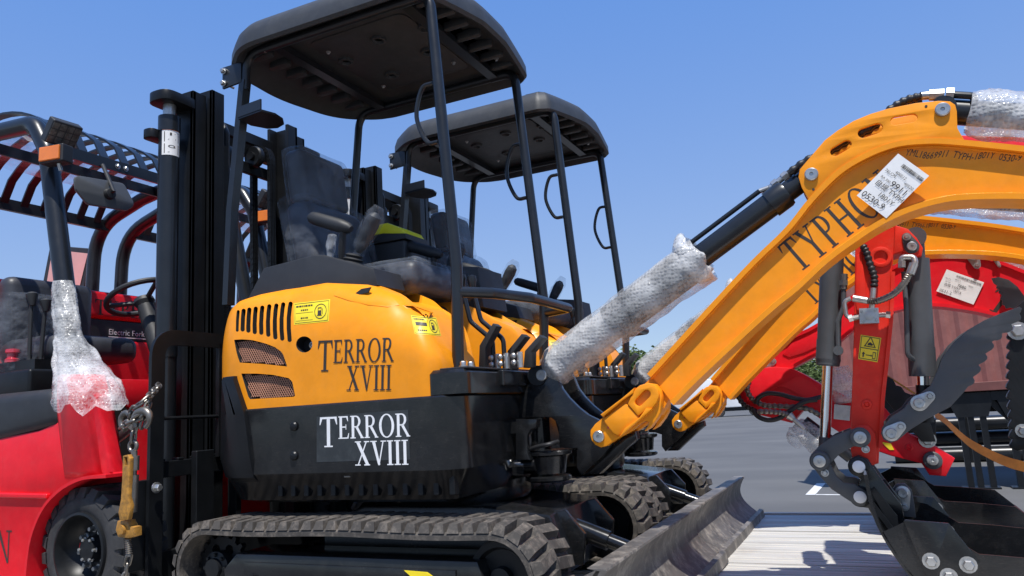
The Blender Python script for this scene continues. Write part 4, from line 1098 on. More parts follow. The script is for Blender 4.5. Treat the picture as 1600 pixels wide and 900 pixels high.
# asphalt
m, nt, P, N, L = nodes_of('asphalt'); co = N.new('ShaderNodeTexCoord').outputs['Object']
mp = N.new('ShaderNodeMapping'); mp.inputs['Scale'].default_value = (.12, .55, 1); L.new(co, mp.inputs[0])
n1 = tex(N, L, 'n', 1.0, mp.outputs[0], 6, rough=.6); n2 = tex(N, L, 'n', 60, co, 3); n3 = tex(N, L, 'n', .18, co, 5)
c = mixc(N, L, ramp(N, L, n1.outputs[0], [(.35, 0.), (.7, 1.)]).outputs[0], (.082, .083, .084), (.115, .115, .113))
c = mixc(N, L, ramp(N, L, n2.outputs[0], [(.4, .0), (.75, .3)]).outputs[0], c, (.16, .16, .16))
c = mixc(N, L, ramp(N, L, n3.outputs[0], [(.45, 0.), (.6, .35)]).outputs[0], c, (.062, .062, .063)); L.new(c, P.inputs['Base Color']); P.inputs['Roughness'].default_value = .85
b = B(); bmesh.ops.create_grid(b, x_segments=2, y_segments=2, size=1500); bmesh.ops.translate(b, verts=b.verts, vec=(0, 1200, GZ))
tag(obj('asphalt', b, m, loc=(0, 0, GZ)), kind='structure')
# painted parking bay corner
m = surf('worn_road_paint', (.62, .63, .63), .7, var=.15, dust=.5, dustcol=(.2, .2, .2), dscale=3)
b = B(); pk = [at(u, v, 2, GZ+.004) for u, v in ((1266, 773), (1283, 755))]; e2 = [at(u, v, 2, GZ+.004) for u, v in ((1345, 774), (1345, 757))]
def strip(a, c, w_):
    t = (c-a).normalized(); s = V((-t.y, t.x, 0))*w_/2; b.faces.new([b.verts.new(p) for p in (a-s, c-s, c+s, a+s)])
strip(pk[0], pk[1], .16); strip(pk[0]+V((.09, .02, 0)), e2[0]+V((.6, 0, 0)), .10); strip(pk[1]+V((.1, -.06, 0)), e2[1]+V((.6, 0, 0)), .10)
tag(obj('road_marking', b, m), kind='structure')
# ================================================================== FLATBED TRAILER
YD0, YD1 = -.50, 2.26
TRL = empty('flatbed_trailer', (.5, .9, GZ), 'long flatbed trailer with pale ribbed metal deck under all the machines', 'trailer')
m, nt, P, N, L = nodes_of('weathered_aluminium_deck'); co = N.new('ShaderNodeTexCoord').outputs['Object']
mp = N.new('ShaderNodeMapping'); mp.inputs['Scale'].default_value = (.5, 14, 1); L.new(co, mp.inputs[0])
n1 = tex(N, L, 'n', 2.2, mp.outputs[0], 9, rough=.7); n2 = tex(N, L, 'n', 3, co, 8, rough=.7)
c = mixc(N, L, ramp(N, L, n1.outputs[0], [(.3, 0.), (.7, 1.)]).outputs[0], (.40, .385, .345), (.68, .655, .60))
c = mixc(N, L, ramp(N, L, n2.outputs[0], [(.55, 0.), (.75, .5)]).outputs[0], c, (.34, .29, .23)); L.new(c, P.inputs['Base Color'])
P.inputs['Roughness'].default_value = .55; P.inputs['Metallic'].default_value = .25
M['deck'] = m
b = B(); y = YD0; k = 0
rnd = random.Random(4)
while y < YD1-.02:
    w_ = .150
    y2 = min(y+w_, YD1)
    # an extruded plank: flat with three small ribs
    zz = DECK+rnd.uniform(-.002, .002)
    plate(0, [(y+.003, DECK-.04), (y2-.003, DECK-.04), (y2-.003, zz), (y+.12, zz), (y+.118, zz-.004), (y+.108, zz-.004), (y+.106, zz), (y+.075, zz), (y+.073, zz-.004), (y+.063, zz-.004), (y+.061, zz), (y+.003, zz)], -4.6, 6.5, bm=b)
    y = y2; k += 1
obj('deck', b, M['deck'], TRL, sharp=30)
b = B()
for y in (YD0-.03, YD1+.006): box(b, (-4.6, y, DECK-.16), (6.5, y+.026, DECK+.012))
objs('side_rail', b, M['deck'], TRL, bevel=.004)
b = B()
for y in (.3, 1.45): box(b, (-4.5, y, DECK-.50), (6.4, y+.12, DECK-.165))
for k in range(18): box(b, (-4.4+k*.6, YD0, DECK-.16), (-4.32+k*.6, YD1, DECK-.045))
obj('chassis', b, M['blackm'], TRL)
for x in (-3.3, -2.2):
    for y in (-.42, 1.9):
        b = B(); lathe(b, (x, y, GZ+.42), (0, 1, 0), [(0, .2), (0, .40), (.03, .42), (.22, .42), (.25, .40), (.25, .2)], 36); t = obj('trailer_wheel', b, M['tyre'], TRL)
        b = B(); lathe(b, (x, y+.02, GZ+.42), (0, 1, 0), [(0, .0), (.01, .08), (.05, .21), (.2, .21), (.2, 0)], 30); obj('rim', b, M['zinc'], t)
b = B(); 
for y in (.35, 1.5): box(b, (3.2, y, GZ), (3.3, y+.1, DECK-.4)); box(b, (3.1, y-.05, GZ+.001), (3.4, y+.15, GZ+.02))
objs('landing_leg', b, M['blackm'], TRL)
# ================================================================== ELECTRIC FORKLIFT
FK = empty('forklift', (-2.4, .37, DECK), 'red forklift nearest the camera at the left edge, bubble wrap hanging on its pillar', 'forklift', 'red forklifts side by side on the trailer')
YN, YF = -.28, 1.02; YM = .37
XM = -1.70
def wheel(x, y0, y1, R, parent, out=-1):
    zc = DECK+R; c = V((x, (y0+y1)/2, zc)); hw = (y1-y0)/2
    b = B(); n = 44
    lathe(b, c, (0, 1, 0), [(-hw*.92, R*.60), (-hw*.98, R*.68), (-hw*.98, R*.80), (-hw*.9, R*.88), (-hw*.75, R*.915), (hw*.75, R*.915), (hw*.9, R*.88), (hw*.98, R*.80), (hw*.98, R*.68), (hw*.92, R*.60)], 60, cap=False)
    for k in range(n//2):
        for s in (-1, 1):
            a0 = 2*math.pi*(k+(.5 if s > 0 else 0))/(n//2); da = 2*math.pi/(n//2)*.30
            def pt(r, a, y): return V((x+r*math.cos(a), c.y+s*y, zc+r*math.sin(a)))
            sk = .16
            lo = [(R*.90, a0-da, -.02), (R*.90, a0+da, -.02), (R*.82, a0+da*1.25+sk, hw*1.0), (R*.82, a0-da*1.25+sk, hw*1.0)]
            hi = [(R*1.0, a0-da*.7, -.0), (R*1.0, a0+da*.7, -.0), (R*.985, a0+da*.95+sk*.9, hw*.90), (R*.985, a0-da*.95+sk*.9, hw*.90)]
            L = [b.verts.new(pt(*q)) for q in lo]; H = [b.verts.new(pt(*q)) for q in hi]
            b.faces.new(H)
            for i in range(4): b.faces.new((L[i], L[(i+1) % 4], H[(i+1) % 4], H[i]))
    t = obj('wheel', b, M['tyre'], parent, sharp=25)
    f = c.y+out*hw
    b = B(); lathe(b, V((x, f-out*.0, zc)), (0, out, 0), [(-.01, R*.61), (.004, R*.60), (.006, R*.56), (-.02, R*.53), (-.055, R*.49), (-.075, R*.40), (-.075, R*.22), (-.05, R*.20), (-.03, R*.17), (-.028, 0)], 40, cap=False); rm = obj('rim', b, M['blackm'], t)
    b = B()
    for k in range(8):
        a = 2*math.pi*k/8+.2; hexbolt(b, (x+R*.31*math.cos(a), f-out*.075, zc+R*.31*math.sin(a)), (0, out, 0), R*.042, .022)
    for k in range(6):
        a = 2*math.pi*k/6; hexbolt(b, (x+R*.17*math.cos(a), f-out*.04, zc+R*.17*math.sin(a)), (0, out, 0), R*.028, .012)
    objs('wheel_nut', b, M['zinc'], rm); return t
wheel(-1.765, -.30, -.09, .235, FK); wheel(-1.765, .83, 1.04, .235, FK, 1)
wheel(-3.35, -.22, -.04, .20, FK); wheel(-3.35, .78, .96, .20, FK, 1)
# ---- body ------------------------------------------------------------------
xz = lambda pts: XZ(pts, YN)
b = B()
arch = [(186, 742), (150, 745), (118, 760), (92, 785), (76, 815), (66, 850), (60, 905), (58, 960)]
side = [(-700, 575), (-60, 692), (5, 683), (60, 672), (98, 655), (95, 620), (110, 600), (128, 600), (150, 620), (166, 700), (174, 738)]
plate(1, xz(side[1:]+spl2(arch, 3)+[(-60, 985)])+[(-3.9, -.09), (-3.9, .44)], YN, YN+.06, bev=.012, bm=b)
side_far = xz(side[1:]+spl2(arch, 3)+[(-60, 985)])+[(-3.9, -.09), (-3.9, .44)]
plate(1, side_far, YF-.06, YF, bev=.012, bm=b)
box(b, (-3.9, YN+.055, -.08), (-2.06, YF-.055, .42))
BODY = obj('body', b, M['red'], FK, sharp=30)
b = B(); ar = XZ(spl2(arch, 3), YN)
tube(b, [V((x, YN-.004, z)) for x, z in ar], 0, rect=(.006, .05), up=(0, 1, 0)); obj('arch_lip', b, M['red'], BODY)
# crease strip along the side
b = B(); p, q = at(-60, 772, 1, YN), at(78, 775, 1, YN); tube(b, [V((-3.85, YN+.0, p.z+.02)), V((p.x, YN-.004, p.z)), V((q.x, YN-.003, q.z))], 0, rect=(.010, .012), up=(0, 1, 0)); obj('side_crease', b, M['red'], BODY, bevel=.006)
# front cowl with the arched opening for the tilt cylinder
XC = -1.86
b = B(); hole = [(p.y, p.z) for p in (at(u, v, 0, XC) for u, v in ((166, 742), (164, 690), (163, 660), (170, 640), (183, 632), (197, 634), (210, 645), (215, 690), (216, 742)))]
plate(0, [(YN+.05, -.05), (YF-.05, -.05), (YF-.05, .64), (YN+.05, .64)], XC-.02, XC, [hole], bev=.004, bm=b)
plate(0, [(YN+.08, .0), (YF-.08, .0), (YF-.08, .6), (YN+.08, .6)], XC-.20, XC-.19, bm=b, mi=1)
obj('front_cowl', b, [M['red'], M['dark']], BODY)
b = B(); colm = XZ([(97, 585), (144, 585), (153, 625), (170, 745), (108, 748), (95, 640)], YN+.02)
plate(1, colm, YN-.012, YN+.10, bev=.03, bm=b); plate(1, colm, YF-.10, YF+.012, bev=.03, bm=b)
objs('pillar_base', b, M['red'], BODY, sharp=60)
b = B(); p, q = at(178, 690, 0, -1.8), at(206, 668, 0, -1.72); bar(b, p, q, .018); bar(b, p+(p-q)*1.5, p, .03); obj('tilt_cylinder', b, M['zinc'], FK)
# lettering on the flank (its last letters show at the picture's edge)
t, w_ = lettering('TYPHON', .125, .10); p = at(20, 880, 1, YN); b = B()
k = 1.0; decal(b, shift(t, 0, 0), flat(V((p.x-w_, YN-.001, p.z)), V((1, 0, 0)), V((0, 0, 1)), (0, -1, 0))); obj('flank_lettering', b, M['ink'], BODY)
# black step cover, floor edge, dash
b = rbox((-2.42, YN-.012, .405), (-1.925, YN+.22, .612), .045, 4)
for v in b.verts:
    if v.co.z > .5: v.co.x = v.co.x if v.co.x < -2.2 else v.co.x-.05*(v.co.z-.5)/.11
    if v.co.z < .5 and v.co.x > -2.1: v.co.z += .05
obj('step_cover', b, M['plastic'], FK, sharp=50)
b = rbox((-2.95, -.16, .60), (-2.33, .06, .72), .015); box(b, (-2.92, -.12, .72), (-2.36, .04, .765)); obj('floor_plate', b, M['blackm'], FK)
b = B(); p = at(20, 548, 1, -.1); lathe(b, V((p.x, -.1, .765)), (0, 0, 1), [(0, .03), (.015, .03), (.02, .022), (.04, .022), (.045, .03), (.06, .028), (.065, 0)], 20); obj('stop_button', b, M['redlens'], FK)
# battery hood with counterweight
hx0, hx1 = -3.95, -2.95
b = B(); sec = rnd2([(YN+.02, .42), (YF-.02, .42), (YF-.02, .952), (YN+.02, .952)], .03)
plate(0, sec, hx0, hx1+.62 if False else hx1, bev=.015, bm=b); obj('battery_case', b, M['red'], FK, sharp=40)
b = B(); plate(0, rnd2([(YN+.028, .952), (YF-.028, .952), (YF-.028, 1.068), (YN+.028, 1.068)], .01), hx0+.01, hx1-.012, bev=.005, bm=b); HBD = obj('hood_band', b, M['plastic'], FK)
b = B(); plate(0, rnd2([(YN+.015, 1.069), (YF-.015, 1.069), (YF-.035, 1.18), (YF-.12, 1.23), (YN+.12, 1.23), (YN+.035, 1.18)], .04), hx0, hx1, bev=.02, bm=b); HT = obj('battery_hood', b, M['red'], FK, sharp=50)
t, w_ = lettering('TYPHON', .088, .12); b = B(); decal(b, t, flat((hx1+.001, .575, 1.092), (0, 1, 0), (0, 0, 1), (1, 0, 0))); obj('hood_lettering', b, M['ink'], HT)
b = B(); pol = bftext('Electric Forklift', .046); w_ = max(a for p in pol for a, c in p)
decal(b, [[(a, c) for a, c in p] for p in pol]+[_r(0, -.016, w_, -.011)], flat((hx1-.011, .672, .985), (0, 1, 0), (0, 0, 1), (1, 0, 0))); obj('band_lettering', b, M['whitepaint'], HBD)
# ---- seat, levers, wheel ------------------------------------------------------
ST_ = obj('seat', rbox((-2.86, .0, .77), (-2.42, .46, .90), .05, 4), M['vinyl'], FK, sharp=60)
b = rbox((-2.90, .0, .82), (-2.78, .46, 1.22), .05, 4); obj('backrest', b, M['vinyl'], ST_, sharp=60)
b = plastic_bag((-2.80, -.16, .72), (-2.50, .16, 1.09), 12, lambda c: V((c.x-.1*max(0, c.z-.8), c.y, c.z)), .022); obj('seat_bag', b, M['poly'], ST_, sharp=180)
for k, (tu, tv, bu, bv, y) in enumerate(((50, 460, 58, 600, -.06), (72, 470, 74, 600, -.02))):
    b = B(); p, q = at(bu, bv, 1, y), at(tu, tv, 1, y)
    tube(b, fillet([p, p.lerp(q, .25)+V((-.05, 0, 0)), q], .1, 6), .009, 10); tube(b, [q.lerp(p, .13), q.lerp(p, .05), q, q+(q-p)*.02], [.012, .022, .026, .018], 14); obj('control_lever', b, M['plastic'], FK)
b = B(); c = V((-2.26, .34, 1.08)); ax = V((-.45, 0, 1)).normalized(); x_, y_ = frame_of(ax)
tube(b, [c+(x_*math.cos(2*math.pi*k/30)+y_*math.sin(2*math.pi*k/30))*.165 for k in range(30)], .014, 10, wrap=True)
for a in (.3, 2.4, 4.5): bar(b, c-ax*.03, c+(x_*math.cos(a)+y_*math.sin(a))*.16, .012, seg=8)
lathe(b, c-ax*.07, ax, [(0, .03), (.04, .05), (.06, .045), (.065, 0)], 20); SWH = obj('steering_wheel', b, M['plastic'], FK)
b = B(); tube(b, [c-ax*.05, c-ax*.25, V((-2.02, .34, .60))], [.04, .045, .06], 14); obj('steering_column', b, M['plastic'], FK)
b = rbox((-2.04, .2, .55), (-1.88, .60, .80), .04); obj('dashboard', b, M['plastic'], FK)
# board with a sheet of paper behind the seat
p = [at(u, v, 1, .62) for u, v in ((66, 452), (128, 452), (139, 393), (82, 388))]
# ---- overhead guard ----------------------------------------------------------
YR, YL = -.16, .90
pr0, pr1 = at(104, 470, 1, YR), at(75, 235, 1, YR)
GX = -3.42
def guard_side(y):
    b = B(); zt2 = at(30, 202, 1, YR).z
    pts = [V((pr0.x+.06, y, .50)), V((pr0.x, y, pr0.z)), V((pr1.x, y, pr1.z)), V((pr1.x-.10, y, zt2)), V((-2.8, y, zt2+.03)), V((GX+.42, y, zt2+.0)), V((GX, y, zt2-.12)), V((GX-.02, y, 1.25))]
    tube(b, fillet(pts, [0, .3, .12, .1, .5, .3, .34, 0], 8), .040, 18)
    return obj('guard_side', b, M['tubeblk'], FK, sharp=60)
guard_side(YR); guard_side(YL); zg = at(30, 202, 1, YR).z
fb = at(165, 258, 0, pr1.x-.02)
b = B(); box(b, (pr1.x-.03, YR, pr1.z+.0), (pr1.x-.015, YL, pr1.z+.055)); FBAR = obj('front_crossbar', b, M['tubeblk'], FK)
b = B()
for y in (.20, .245): hexbolt(b, (pr1.x-.015, y, pr1.z+.028), (1, 0, 0), .010, .008)
objs('crossbar_bolt', b, M['zinc'], FBAR)
ZRB = zg-.125; b = B(); box(b, (GX+.10, YR, ZRB-.03), (GX+.125, YL, ZRB+.035)); obj('rear_crossbar', b, M['tubeblk'], FK)
b = B(); box(b, (-2.85, YR, zg-.015), (-2.835, YL, zg+.04)); obj('middle_crossbar', b, M['tubeblk'], FK)
for k in range(9):
    y = YR+.08+k*.112; b = B(); pts = []
    for i in range(15):
        t = i/14; X = pr1.x-.02-(pr1.x-.02-(GX+.115))*t; pts.append(V((X, y, pr1.z+.03+(ZRB-pr1.z-.03)*t+.28*math.sin(math.pi*t)**.55)))
    tube(b, pts, 0, rect=(.005, .022), up=(0, 1, 0)); obj('guard_slat', b, M['tubeblk'], FK, sharp=30)
b = B(); bmesh.ops.create_grid(b, x_segments=20, y_segments=16, size=1)
for v in b.verts:
    t = (v.co.x+1)/2; X = pr1.x-.25-(pr1.x-.25-(GX+.31))*t; v.co = V((X, YM+v.co.y*.5, zg+.10*math.sin(math.pi*t*.9)**.7-.03+.012*noise.noise(V((X*9, v.co.y*7, 0)))))
obj('roof_sheet', b, M['glassgrey'], FK, sharp=180)
# ---- lamps and mirror on the pillar ---------------------------------------------
LP_ = at(97, 208, 1, YR-.03)
b = B(); ex = V((.05, 1, .0)).normalized(); ez = V((.62, 0, .78)).normalized(); ey = ez.cross(ex).normalized(); ez = ex.cross(ey).normalized()
obox(b, LP_, ex*.066, ey*.024, ez*.056)
WL = obj('work_lamp', b, M['plastic'], FK, bevel=.008)
fwd = ey if ey.x > 0 else -ey
b = B()
for i in range(4):
    for j in range(3): obox(b, LP_+fwd*.0225+ex*(-.048+i*.032)+ez*(-.032+j*.032), ex*.0145, fwd*.002, ez*.0145)
objs('lamp_lens', b, M['clear'], WL, bevel=.003)
b = B(); bar(b, LP_-ez*.05, LP_-ez*.10-fwd*.02, .010, seg=10); obj('lamp_bracket', b, M['zinc'], WL)
SG = at(88, 243, 1, YR-.045); b = B(); obox(b, SG, V((.062, .012, 0)), V((-.006, .03, 0)), V((0, 0, .040))); TS = obj('turn_signal', b, M['plastic'], FK, bevel=.006)
b = B(); obox(b, SG+V((.004, -.033, 0)), V((.052, .010, 0)), V((-.001, .006, 0)), V((0, 0, .032))); obj('signal_lens', b, M['orange'], TS, bevel=.004)
b = B(); bar(b, SG+V((.02, 0, -.04)), SG+V((.02, .01, -.07)), .008, seg=10); obj('signal_stud', b, M['zinc'], TS)
mc = at(163, 302, 0, -2.22); b = B(); ring_ = rnd2([(-.155, .05), (.10, .075), (.165, -.02), (.12, -.06), (-.08, -.075), (-.14, -.02)], .03)
plate(0, [(mc.y+a, mc.z+c) for a, c in ring_], mc.x-.012, mc.x+.004, bev=.003, bm=b); MR = obj('mirror', b, M['mirror'], FK)
b = B(); tube(b, [mc+V((.006, .02, .0)), mc+V((.04, .02, .01)), V((pr1.x-.01, mc.y+.03, pr1.z+.01))], .010, 10); lathe(b, mc+V((.005, .02, 0)), (1, 0, 0), [(0, .028), (.02, .024), (.025, 0)], 14); obj('mirror_arm', b, M['plastic'], MR)
# bubble wrap round the near pillar, flaring into a skirt
P = [at(u, v, 1, YR-.02-dy_) for u, v, dy_ in ((98, 440, 0), (101, 470, .01), (104, 500, .02), (107, 525, .03), (120, 560, .09), (136, 600, .12), (141, 632, .13))]
b = B(); LL = []
rad = [.045, .056, .058, .060, .095, .135, .150]
PP, RR = [], []
for i in range(6):
    for k in range(10): PP.append(P[i].lerp(P[i+1], k/10)); RR.append(rad[i]+(rad[i+1]-rad[i])*k/10)
PP.append(P[-1]); RR.append(rad[-1])
for i, (p, r) in enumerate(zip(PP, RR)):
    row = []
    for j in range(40):
        a = 2*math.pi*j/40; n1 = noise.noise(V((math.cos(a)*2.2, math.sin(a)*2.2, i*.12))); n2 = noise.noise(V((math.cos(a)*6, math.sin(a)*6, i*.3+5)))
        rr = r*(1+.10*n1)+.007*n2; row.append(p+V((rr*math.cos(a), rr*.75*math.sin(a)-.0, .35*rr*n1*(i/60)-(.10*math.cos(a+.6)*(i/60)**2)*.35)))
    LL.append(row)
rings(b, LL[:36], True, False); WR = obj('bubble_wrap', b, M['bubble'], FK, sharp=180)
b = B(); rings(b, LL[35:], True, False); obj('wrap_skirt', b, M['bubblethin'], WR, sharp=180)
# ---- mast -------------------------------------------------------------------------
def atM(u, v, x=XM): return at(u, v, 0, x)
zb_ = DECK+.07
y_in, y_out = atM(287, 165).y, atM(327.5, 155).y; ztop = atM(327, 155).z
ym_ = (y_in+atM(458, 212).y)/2; half_ = ym_-y_in
def channel(bm, x0, x1, y0, y1, z0, z1, t=.018, open_=1):
    box(bm, (x0, y0, z0), (x1, y0+t, z1)) if open_ > 0 else box(bm, (x0, y1-t, z0), (x1, y1, z1))
    box(bm, (x0, y0, z0+.001), (x0+t, y1, z1-.001)); box(bm, (x1-t, y0, z0+.001), (x1, y1, z1-.001))
MAST = None
b = B(); channel(b, XM-.07, XM+.07, y_in-.01, y_in+.065, zb_, ztop-.03, open_=1); channel(b, XM-.07, XM+.07, 2*ym_-y_in-.065, 2*ym_-y_in+.01, zb_, ztop-.03, open_=-1)
box(b, (XM-.11, y_in, ztop-.17), (XM-.072, 2*ym_-y_in, ztop-.10)); box(b, (XM-.11, y_in, .35), (XM-.072, 2*ym_-y_in, .45)); box(b, (XM-.07, y_in, zb_-.02), (XM+.07, 2*ym_-y_in, zb_+.05))
MAST = obj('mast_outer_rails', b, M['blackm'], FK, bevel=.003)
b = B(); channel(b, XM-.045, XM+.095, y_in+.075, y_out, zb_+.05, ztop, open_=1); channel(b, XM-.045, XM+.095, 2*ym_-y_out, 2*ym_-y_in-.075, zb_+.05, ztop, open_=-1)
box(b, (XM-.04, y_out-.01, ztop-.13), (XM-.015, 2*ym_-y_out+.01, ztop-.075)); box(b, (XM-.04, y_out-.01, ztop-.29), (XM-.015, 2*ym_-y_out+.01, ztop-.235)); box(b, (XM-.04, y_out-.01, .55), (XM-.015, 2*ym_-y_out+.01, .63))
obj('mast_inner_rails', b, M['blackm'], FK, bevel=.003)
for s in (-1, 1):
    yc = atM(262, 200).y; yc = yc if s < 0 else 2*ym_-yc
    zc = atM(263, 165).z
    b = B(); bar(b, (XM+.01, yc, zb_), (XM+.01, yc, zc-.12), .043, seg=24); bar(b, (XM+.01, yc, zc-.13), (XM+.01, yc, zc-.06), .046, seg=24); bar(b, (XM+.01, yc, .72), (XM+.01, yc, .78), .046, seg=24)
    LC = obj('lift_cylinder', b, M['tubeblk'], FK)
    b = B(); bar(b, (XM+.01, yc, zc-.12), (XM+.01, yc, zc+.04), .027, seg=20); obj('rod', b, M['zinc'], LC)
    b = B(); z = atM(270, 165).z; yin = y_in+.03 if s < 0 else 2*ym_-y_in-.03
    plate(2, rnd2([(XM-.055, yc-.075), (XM+.075, yc-.075), (XM+.075, yin), (XM-.055, yin)] if s < 0 else [(XM-.055, yin), (XM+.075, yin), (XM+.075, yc+.075), (XM-.055, yc+.075)], .055, 6), z-.012, z+.032, bev=.002, bm=b); obj('cylinder_cap', b, M['blackm'], LC)
    b = B(); plate(2, rnd2([(XM-.075, yc-.075), (XM-.01, yc-.075), (XM-.01, yc+.05), (XM-.075, yc+.05)], .03, 6), z-.17, z-.13, bev=.002, bm=b); obj('cylinder_clamp', b, M['blackm'], LC)
    if s < 0:
        b = B(); quad = [atM(u, v) for u, v in ((250, 246), (264, 246), (266, 200), (252, 200))]
        R0 = .0436; L = []
        za, zd = atM(257, 246).z, atM(257, 200).z
        for z in (za, zd-.022, zd):
            L.append([V((XM+.01+R0*math.cos(a), yc+R0*math.sin(a), z)) for a in [R_(-80+110*k/8) for k in range(9)]])
        rings(b, L[:2], False, False); KEEP.add(id(b)); sl_ = obj('warning_label', b, M['white'], LC)
        b = B(); rings(b, L[1:], False, False); KEEP.add(id(b)); obj('label_header', b, M['orange'], sl_)
        b = B(); f = lambda x, y, off: V((XM+.01+(R0+off)*math.cos(R_(-80+110*x)), yc+(R0+off)*math.sin(R_(-80+110*x)), za+(zd-.022-za)*y))
        decal(b, frame2(.12, .05, .88, .46, .04, .015)+frame2(.12, .52, .88, .95, .04, .015)+_ring(.5, .34, .18, .06, .06, .02, n=12)+[[(.3, .10), (.38, .10), (.7, .3), (.62, .3)], [(.3, .6), (.38, .6), (.72, .86), (.64, .86)], _r(.35, .62, .7, .66), _r(.4, .78, .5, .9)], f); obj('label_print', b, M['ink'], sl_)
# rollers, chain, hoses
def leaf_chain(pts, parent, w=.016):
    b = B(); P = spline(pts, 120); acc = 0; last = P[0]
    for p in P[1:]:
        d = p-last
        if d.length < .024: continue
        t = d.normalized(); sx = V((0, 1, 0)); nx = t.cross(sx).normalized(); c = (p+last)/2
        for o in (-1, -.33, .33, 1): obox(b, c+sx*(w*o), t*.0145, nx*.0095, sx*.0022)
        bar(b, last-sx*w*1.25, last+sx*w*1.25, .0055, seg=8); last = p
    return obj('lift_chain', b, M['blackm'], parent)
for s, px_ in ((1, (405, 246)),):
    c = atM(398, 246, XM+.0); b = B(); lathe(b, (c.x, c.y-.02, c.z), (0, 1, 0), [(0, .028), (0, .050), (.008, .056), (.03, .056), (.038, .050), (.038, .028)], 26); lathe(b, (c.x, c.y-.035, c.z), (0, 1, 0), [(0, .012), (0, .022), (.06, .022)], 16); RO = obj('chain_roller', b, M['blackm'], FK)
    leaf_chain([V((c.x-.05, c.y+.05, .6)), V((c.x-.055, c.y+.05, c.z-.05)), V((c.x-.03, c.y+.05, c.z+.045)), V((c.x+.02, c.y+.05, c.z+.055)), V((c.x+.058, c.y+.05, c.z)), V((c.x+.06, c.y+.05, c.z-.2)), V((c.x+.06, c.y+.05, .35))], FK)
    leaf_chain([V((XM+.085, y_out+.012, .32)), V((XM+.085, y_out+.012, .9)), V((XM+.085, y_out+.012, ztop-.25))], FK, .010)
for k, dy in enumerate((0, .034)):
    c = atM(340, 200, XM+.03); b = B(); y = c.y+dy
    tube(b, fillet([V((XM+.07, y, .40)), V((XM+.05, y, c.z-.02)), V((XM+.02, y, c.z+.045)), V((XM-.05, y, c.z+.0)), V((XM-.06, y, .5))], .06, 8), .0155, 12); obj('mast_hose', b, M['hose'], FK)
b = B(); c = atM(346, 220, XM); lathe(b, (c.x-.01, c.y-.0, c.z-.06), (0, 1, 0), [(0, .02), (0, .05), (.05, .05), (.05, .02)], 24); obj('hose_roller', b, M['blackm'], FK)
# ---- carriage and load backrest ------------------------------------------------------
XB = -1.50
yb0 = at(243, 700, 0, XB).y; yb1 = 2*ym_-yb0; zt3 = at(290, 529, 0, XB).z; zb3 = at(232, 890, 0, XB).z
b = B(); tube(b, fillet([V((XB, yb0, zb3-.06)), V((XB, yb0, zt3)), V((XB, yb1, zt3)), V((XB, yb1, zb3-.06))], .085, 8), 0, rect=(.030, .008), up=(1, 0, 0)); LB = obj('load_backrest', b, M['blackm'], FK, sharp=40)
for y in (yb0+.31, ym_, yb1-.31):
    b = B(); box(b, (XB-.012, y-.012, .30), (XB+.008, y+.012, zt3-.0125)); obj('upright', b, M['blackm'], LB)
b = B(); z = at(300, 652, 0, XB).z; bar(b, (XB, yb0, z), (XB, yb1, z), .007, seg=8); obj('cross_rod', b, M['blackm'], LB)
b = B(); z0, z1 = at(250, 748, 0, XB).z, at(250, 722, 0, XB).z
box(b, (XB-.05, yb0+.01, z0), (XB-.014, yb1-.01, z1)); n = 14
for k in range(n): y = yb0+.03+(yb1-yb0-.08)*k/n; box(b, (XB-.05, y, z1), (XB-.014, y+.028, z1+.010))
box(b, (XB-.055, yb0+.01, -.14), (XB-.018, yb1-.01, -.03)); box(b, (XB-.10, y_out+.02, -.14), (XB-.05, y_out+.05, z1)); box(b, (XB-.10, 2*ym_-y_out-.05, -.14), (XB-.05, 2*ym_-y_out-.02, z1))
CA = obj('carriage', b, M['blackm'], FK, bevel=.003)
b = B(); box(b, (XB-.06, yb0-.09, zb3), (XB-.02, yb0+.012, z0+.0)); obj('side_lug', b, M['blackm'], CA, bevel=.003)
b = B(); p = at(230, 763, 0, XB); hexbolt(b, (XB+.022, p.y+.02, p.z), (1, 0, 0), .014, .018); p = at(245, 762, 0, XB)
objs('carriage_bolt', b, M['zinc'], CA)
# forks folded flat against the carriage stay hidden; their top hooks show
for y in (yb0+.22, yb1-.22):
    b = B(); box(b, (XB-.012, y-.045, -.20), (XB+.02, y+.045, z1+.03)); box(b, (XB+.02, y-.045, -.20), (XB+.16, y+.045, -.17)); obj('fork', b, M['blackm'], FK, bevel=.004)
# ---- second forklift ----------------------------------------------------------------
FK2 = copy_tree(FK); FK2.location = ORG[FK]+V((0, 1.26, -.012))
FK2['label'] = 'second red forklift, farther across the trailer, mostly hidden behind the first one'
# board with a paper sheet in the second forklift only
BD = None
b = B(); c0 = [at(u, v, 1, .98) for u, v in ((64, 455), (130, 455), (140, 388), (78, 383))]
n = V((0, -1, 0)); rings(b, [[p-n*.0 for p in c0], [p+V((-.0, .03, 0)) for p in c0]], True, True)
ORG[FK2] = V(FK2.location)
BD = obj('seat_panel', b, M['plastic'], FK2, bevel=.006)
b = B(); c1 = [at(u, v, 1, .976) for u, v in ((72, 447), (124, 449), (137, 396), (82, 390))]; b.faces.new([b.verts.new(p) for p in c1]); KEEP.add(id(b)); PS = obj('paper_sheet', b, M['pink'], BD)
b = B(); ex = (c1[1]-c1[0]).normalized(); pol = bftext('9601', .062); decal(b, pol, flat(c1[0].lerp(c1[1], .42)+V((0, -.001, .10)), V((ex.x, 0, ex.z)), V((-ex.z, 0, ex.x)), (0, -1, 0))); obj('sheet_number', b, M['ink'], PS)
